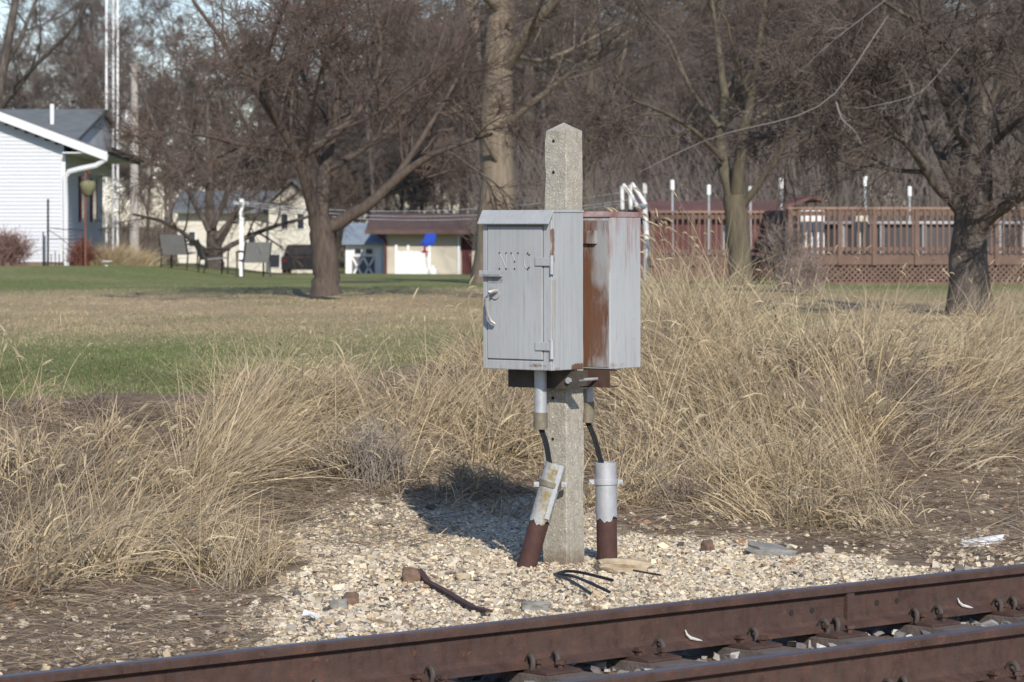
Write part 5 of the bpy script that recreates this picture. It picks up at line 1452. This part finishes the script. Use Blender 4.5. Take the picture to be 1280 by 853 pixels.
for (xa, xb, ya, yb, yo) in ((236, 244, 290, 308, .06), (206 + 60, 274, 288, 306, .06), (311, 319, 290, 308, .06), (354, 362, 268, 286, 1.26), (374, 382, 268, 286, 1.26), (340, 352, 318, 334, 1.26)):
    wq = MB().box((gX(xa - 1), Y - yo, zz(yb + 1)), (gX(xb + 1), Y - yo + .03, zz(ya - 1))).build('window', M_white, ch)
    MB().box((gX(xa), Y - yo - .02, zz(yb)), (gX(xb), Y - yo - .002, zz(ya))).build('pane', M_glass, wq)
Y = 145; k = Y / F
cz1 = float(height(gX(376), Y))
car = thing('parked_car', (gX(376), Y, cz1), 'black car seen end on behind the forked lawn tree', 'car')
MB().prism([(-.88, .32), (-.9, .75), (-.86, .95), (.86, .95), (.9, .75), (.88, .32)], -.2, 4.2, axis=1).build('body', M_car, car, local=True, bevel=.05)
MB().prism([(-.82, .951), (-.66, 1.42), (-.55, 1.48), (.55, 1.48), (.66, 1.42), (.82, .951)], .1, 2.9, axis=1).build('cabin', M_car, car, local=True, bevel=.04)
MB().prism([(-.66, 1.02), (-.56, 1.36), (.56, 1.36), (.66, 1.02)], .08, .12, axis=1).build('rear_window', M_glass, car, local=True)
for sx in (-1, 1):
    MB().box((sx * .72 - .1, -.215, .68), (sx * .72 + .1, -.19, .84)).build('tail_light', mat('tail_lamp', (.10, .01, .012), .3), car, local=True)
    for yy in (.55, 3.4):
        wh = MB().tube([(sx * .78 - .1, yy, .32), (sx * .78 + .1, yy, .32)], .32, 16).build('wheel', M_tyre, car, local=True)
        MB().tube([(sx * .78 - .105, yy, .32), (sx * .78 + .105, yy, .32)], .18, 12).build('rim', M_rim, wh, local=True)

# ------------------------------------------------------------------ deck on the right
Y = 58; k = Y / F
dzb = float(height(gX(1130), Y)) - .02
DX0, DX1 = gX(986), gX(1420)
zr, zf1, zf0 = CZ - (259 - HZ) * k, CZ - (318 - HZ) * k, CZ - (331 - HZ) * k
deck = thing('deck', (gX(1130), Y, dzb), 'red brown raised wooden deck with baluster railing and lattice skirt', 'deck')
MB().box((DX0, Y, zf0), (DX1, Y + .05, zf1)).build('rim_board', M_deck, deck)
for q in range(28):
    MB().box((DX0 + .001, Y + .051 + q * .145, zf1 - .04), (DX1, Y + .051 + q * .145 + .138, zf1)).build('deck_board', M_deck, deck)
def railing(xa, xb, y, zr, zb, posts, along_y=None, mt=M_deck):
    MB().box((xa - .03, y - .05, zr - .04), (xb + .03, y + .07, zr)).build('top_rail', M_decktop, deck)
    MB().box((xa, y - .005, zr - .16), (xb, y + .03, zr - .075)).build('upper_rail', mt, deck)
    MB().box((xa, y - .005, zb + .06), (xb, y + .03, zb + .13)).build('lower_rail', mt, deck)
    for p in posts:
        MB().box((p - .04, y - .045, zb - .2), (p + .04, y + .035, zr - .041)).build('post', mt, deck)
    src = None; x = xa + .06
    while x < xb:
        if all(abs(x - p) > .055 for p in posts):
            if src is None:
                src = MB().box((-.019, -.042, zb + .01), (.019, -.006, zr - .042)).build('baluster', mt, deck, local=True)
                off = ORG[deck.name]; src.location = (x - off[0], y - off[1], -off[2]); 
            else:
                share('baluster', src, deck, (x - off[0], y - off[1], -off[2]))
        x += .111
railing(DX0, DX1, Y, zr, zf1, [gX(p) for p in (988, 1050, 1093, 1146, 1196, 1246, 1296, 1346, 1400)])
# far railing of the deck wing to the left
Yb = 63; kb = Yb / F
bX = lambda px: (px - 640) * kb
zrb, zb1 = CZ - (264 - HZ) * kb, CZ - (320 - HZ) * kb
railing(bX(815), bX(972), Yb, zrb, zb1, [bX(p) for p in (816, 866, 915, 971)])
MB().box((bX(812), Yb, zb1 - .18), (bX(980), Yb + .05, zb1)).build('rim_board', M_deck, deck)
for q in range(16):
    MB().box((bX(812), Yb + .051 + q * .145, zb1 - .04), (bX(985), Yb + .051 + q * .145 + .138, zb1)).build('deck_board', M_deck, deck)
for q in range(34):                        # side of the front part, boarded; its shade is put into the colour
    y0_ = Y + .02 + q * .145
    MB().box((DX0 - .05, y0_, zf1 - .3), (DX0 - .02, y0_ + .138, zr - .05)).build('side_board', M_deckshade, deck)
for xx in [gX(p) for p in (990, 1093, 1196, 1300)]:
    MB().box((xx - .05, Y + .06, dzb - .1), (xx + .05, Y + .16, zf0 + .05)).build('support_post', M_deck, deck)
def lattice(xa, xb, y, z0, z1):
    m = MB(); h = z1 - z0; x = xa - h
    while x < xb:
        for sg in (0, 1):
            p, q = ((x, z0), (x + h, z1)) if sg == 0 else ((x, z1), (x + h, z0))
            t0_, t1_ = max(0, (xa - x) / h), min(1, (xb - x) / h)
            if t1_ - t0_ > .05:
                A_ = np.array([x + h * t0_, y + sg * .012, p[1] + (q[1] - p[1]) * t0_]); B_ = np.array([x + h * t1_, y + sg * .012, p[1] + (q[1] - p[1]) * t1_])
                m.bar(A_, B_, .009, .036, up=(0, 1, 0)) if False else m.bar(A_, B_, .036, .009, up=(0, -1, 0))
        x += .105
    o = m.build('lattice', M_deck, deck); o['kind'] = 'stuff'
lattice(DX0, DX1, Y + .02, dzb, zf0 - .002)
lattice(bX(812), bX(975), Yb + .02, dzb, zb1 - .181)
MB().box((DX0, Y + .005, dzb - .02), (DX1, Y + .045, dzb + .05)).build('skirt_board', M_deck, deck)
# pool and cabinets seen between the balusters
pc = np.array([gX(1168), Y + 4.0, dzb])
pool = thing('swimming_pool', pc, 'round above ground pool behind the deck railing', 'pool')
M_poolwall = mat('pool_wall', (.085, .08, .082), .5, .3, 2)
an = np.linspace(0, 2 * pi, 40, endpoint=False)
MB().lathe([(2.5, .0), (2.5, zr - dzb - .32), (2.4, zr - dzb - .32), (2.4, .1)], pc, 40).build('pool_wall', M_poolwall, pool, smooth=True)
MB().lathe([(2.35, zr - dzb - .31), (2.6, zr - dzb - .31), (2.6, zr - dzb - .26), (2.35, zr - dzb - .26)], pc, 40).build('rim', M_galv, pool)
for q in range(20):
    a_ = q * 2 * pi / 20
    MB().tube([pc + (2.53 * cos(a_), 2.53 * sin(a_), .02), pc + (2.53 * cos(a_), 2.53 * sin(a_), zr - dzb - .33)], .05, 6).build('upright', M_galv, pool)
def cabinet(xa, xb, y, z0, z1, mt, label, nm='storage_cabinet'):
    root = thing(nm, ((xa + xb) / 2, y, z0), label, 'cabinet')
    MB().box((xa, y, z0), (xb, y + .4, z1)).build('cabinet_body', mt, root, bevel=.01)
    mid = (xa + xb) / 2
    for a_, b_ in ((xa + .02, mid - .008), (mid + .008, xb - .02)):
        d_ = MB().box((a_, y - .02, z0 + .04), (b_, y - .001, z1 - .04)).build('door', mt, root, bevel=.005)
        MB().cbox((mid, y - .03, (z0 + z1) / 2), (.012, .02, .1)).build('handle', M_metaldark, d_)
cabinet(gX(1004), gX(1034), Y + .5, zf1, zr - .06, M_white, 'white two door cabinet behind the left end of the deck railing')
cabinet(gX(1073), gX(1089), Y + .5, zf1, zr - .16, M_cream, 'narrow cream cabinet behind the middle of the deck railing')
cabinet(bX(906), bX(911), Yb + .4, zb1, zrb - .3, M_white, 'slim white cabinet left of the forked tree behind the rear railing')
for q, (px, yt, lab) in enumerate([(806, 229, 'white topped post farthest left, beside the clothesline frame'), (840.5, 225, 'white topped post above the left end of the rear deck railing'), (886, 231, 'white topped post just left of the forked tree'), (938, 233, 'white topped post just right of the forked tree trunk'), (976.5, 223, 'white topped post above the inner corner of the deck'), (1081.5, 220, 'tallest looking white topped post behind the middle of the deck'), (1137, 233, 'white topped post rightmost, left of the dark tree')]):
    Yp = 68; kp = Yp / F; X_ = (px - 640) * kp; z0_ = float(height(X_, Yp)); zt_ = CZ - (yt - HZ) * kp
    root = thing('fence_post', (X_, Yp, z0_), 'thin grey ' + lab, 'post', 'white topped posts round the pool')
    MB().tube([(X_, Yp, z0_ - .05), (X_, Yp, zt_ - .2)], .026, 6).build('shaft', M_galv, root)
    MB().tube([(X_, Yp, zt_ - .22), (X_, Yp, zt_ - .01), (X_, Yp, zt_)], [.045, .045, .02], 8).build('cap', M_white, root)
Y = 78; k = Y / F
rzb = float(height(gX(900), Y))
rr_ = thing('low_building', (gX(900), Y, rzb), 'low building with a rust red roof behind the deck railing', 'building')
MB().box((gX(800), Y, rzb), (gX(1016), Y + 6, CZ - (263 - HZ) * k)).build('wall', M_maroon, rr_)
MB().prism([(Y - .5, CZ - (265 - HZ) * k), (Y - .5, CZ - (263 - HZ) * k), (Y + 3, CZ - (250 - HZ) * k), (Y + 6.5, CZ - (263 - HZ) * k), (Y + 6.5, CZ - (265 - HZ) * k)], gX(796), gX(1000), axis=0).build('roof', M_redroof, rr_)
MB().prism([(gX(958), CZ - (264 - HZ) * k), (gX(1008), CZ - (245 - HZ) * k), (gX(1022), CZ - (249 - HZ) * k), (gX(1022), CZ - (253 - HZ) * k), (gX(1008), CZ - (249 - HZ) * k), (gX(970), CZ - (264 - HZ) * k)], Y - 1.6, Y + 3, axis=1).build('porch_roof', M_redroof, rr_)
twig_bush('bare_shrub', 'grey leafless shrub in front of the deck corner, right of the forked tree', P(985, 362, 49), .9, 1.1, 110, mat('shrub_grey', (.26, .21, .18), .9, .3, 5), 75, rad=.005)
twig_bush('bare_shrub', 'tangled bare shrub at the foot of the deck left of the front lattice', P(1010, 366, 47), .8, .6, 90, MATS['shrub_grey'], 76, rad=.0045)

# ------------------------------------------------------------------ odd things on the gravel
def rock(name, label, px, py, size, mt, rotz=0.0, seed=0, sink=.3, cat='rock', sub=3):
    r_ = np.random.default_rng(seed + 900)
    b_ = gp(px, py)
    import bmesh
    bm = bmesh.new(); bmesh.ops.create_icosphere(bm, subdivisions=sub, radius=1.0)
    for v in bm.verts:
        c = v.co
        n_ = float(vnoise(np.array([c.x * 1.7 + seed * 3 + 40]), np.array([c.y * 1.7 + c.z * 2.3 + 40]), seed)[0]) - .5
        c *= 1 + n_ * .6
        for ax in range(3): c[ax] = max(-.78 - n_ * .3, min(.78 + n_ * .4, c[ax]))
        c.x *= size[0]; c.y *= size[1]; c.z *= size[2]
    me = bpy.data.meshes.new(name); bm.to_mesh(me); bm.free(); me.materials.append(mt)
    o = new_obj(name, me, None, tuple(b_ + np.array([0, 0, size[2] * (.7 - sink)])))
    o.rotation_euler = (r_.uniform(-.15, .15), r_.uniform(-.15, .15), rotz)
    return tag(o, label, cat)
rock('flat_slab', 'flat grey stone slab lying at the edge of the gravel right of the post', 966, 694, (.17, .09, .035), M_rockgrey, -.5, 1)
rock('rock', 'rounded brown rock left of the rusty strip', 514, 727, (.055, .045, .05), M_rockbrown, 0, 2)
rock('rock', 'large tan lump of stone against the foot of the right pipe', 780, 716, (.16, .10, .055), M_rocktan, .2, 3)
rock('rock', 'flat grey rock just above the rail below the post', 670, 763, (.085, .06, .035), M_rockgrey, .1, 4)
rock('rock', 'dark brown stub of rock beyond the gravel right of the pipes', 884, 690, (.035, .05, .05), M_rockbrown, .6, 5)
rock('rock', 'long white stone lying in the brown dirt at the right edge', 1228, 682, (.15, .05, .03), M_rockwhite, .1, 6)
rock('rock', 'dusty purple grey rock in the gravel above the rail on the left', 424, 762, (.05, .04, .035), M_rockgrey, 0, 7)
rock('rock', 'orange tan pebble in the gravel left of the leaning pipe', 579, 725, (.045, .035, .028), M_rocktan, 0, 8)
rock('rock', 'dark stone in the dirt at the right, before the long white stone', 1258, 657, (.06, .045, .03), mat('dark_rock', (.07, .075, .07), .9, .3, 20, .4, 60), 0, 9)
rock('rock', 'brown stone at the left rim of the gravel', 437, 755, (.05, .045, .04), M_rockbrown, .4, 10)
# scrap of paper
b_ = gp(388, 778)
m = MB().add([(-.035, 0, .03), (.0, -.01, .035), (.04, 0, .012), (.02, .05, .03), (-.03, .045, .05)], [(0, 1, 3, 4)], [(1, 2, 3)])
m.add([(-.035, 0, .027), (.0, -.01, .032), (.04, 0, .009), (.02, .05, .027), (-.03, .045, .047)], [(4, 3, 1, 0)], [(3, 2, 1)])
o = m.build('paper_scrap', M_white, None, local=True, loc=tuple(b_)); tag(o, 'crumpled white scrap on the gravel at the lower left', 'litter')
# rusty bent strip
pp = [gp(524, 722), gp(535, 733), gp(552, 742), gp(572, 754), gp(592, 766), gp(612, 773)]
hh = [.035, .02, .02, .02, .022, .03]
m = MB()
for q in range(5):
    m.bar(pp[q] + (0, 0, hh[q]), pp[q + 1] + (0, 0, hh[q + 1]), .03, .012)
o = m.build('rusty_strip', M_piperust, None, loc=tuple(pp[2])); tag(o, 'bent rusty metal strip lying on the gravel towards the rail', 'scrap metal')
cr = gp(700, 728)
croot = thing('cable_scrap', cr, 'cut black cable ends lying on the gravel below the post', 'cable')
for ends in ([(692, 726), (705, 725), (730, 729), (766, 733)], [(697, 725), (715, 732), (738, 742), (762, 748)], [(695, 727), (706, 735), (722, 744), (738, 750)]):
    pts = np.array([gp(*e_) + (0, 0, .028) for e_ in ends]); pts[1:3, 2] += .02
    MB().tube(resample(pts, 10), .0075, 7).build('cable', M_black, croot, smooth=True)
pts = np.array([gp(*e_) + (0, 0, .03) for e_ in ((792, 721), (808, 724), (826, 727))])
o = MB().tube(resample(pts, 8), .005, 6).build('cable_scrap', M_black, None, loc=tuple(gp(808, 724))); tag(o, 'short thin black wire on the gravel right of the cable ends', 'cable')
# dead grey weed left of the box shadow
twig_bush('dead_weed', 'dense dark grey dead weed at the back of the gravel left of the post', gp(466, 614), .52, .42, 60, mat('weed_grey', (.31, .265, .22), .95, .3, 20), 81, 'weed', rad=.0026)
twig_bush('dead_weed', 'dark twiggy dead weed low on the bank behind the right pipe', gp(850, 640), .36, .20, 110, mat('weed_brown', (.22, .17, .13), .95, .3, 20), 82, 'weed', rad=.0024)
# fallen leaves
nlf = 150
q = np.concatenate([rand_in([(-20, 690), (330, 690), (330, 800), (-20, 820)], 60), rand_in([(1000, 600), (1280, 560), (1280, 700), (1000, 690)], 50), rand_in([(300, 480), (700, 470), (700, 620), (300, 640)], 40), rand_in([(0, 352), (600, 352), (500, 420), (280, 500), (130, 500), (0, 430)], 130)])
X, Y_, Z = ground_at(q[:, 0], q[:, 1]); n = len(X)
az = rng.uniform(0, 2 * pi, n); sz_ = rng.uniform(.012, .03, n)
shape = np.array([(-1, 0, .1), (-.3, .55, .35), (.6, .4, .1), (1.1, 0, .3), (.5, -.5, .4), (-.4, -.45, 0)])
Vv = shape[None] * sz_[:, None, None]
ca_, sa_ = np.cos(az)[:, None], np.sin(az)[:, None]
Vv = np.stack([Vv[..., 0] * ca_ - Vv[..., 1] * sa_, Vv[..., 0] * sa_ + Vv[..., 1] * ca_, Vv[..., 2] + rng.uniform(0, .012, (n, 1))], -1) + np.stack([X, Y_, Z + .018], -1)[:, None]
f0 = (np.arange(n) * 6)[:, None]
Fv = np.concatenate([f0 + np.array([[0, 1, 2]]), f0 + np.array([[0, 2, 3]]), f0 + np.array([[0, 3, 4]]), f0 + np.array([[0, 4, 5]])])
o = new_obj('fallen_leaves', mesh_np('fallen_leaves', Vv.reshape(-1, 3), Fv, M_leaf)); tag(o, 'dry brown leaves caught in the dirt and grass', 'leaves', kind='stuff')
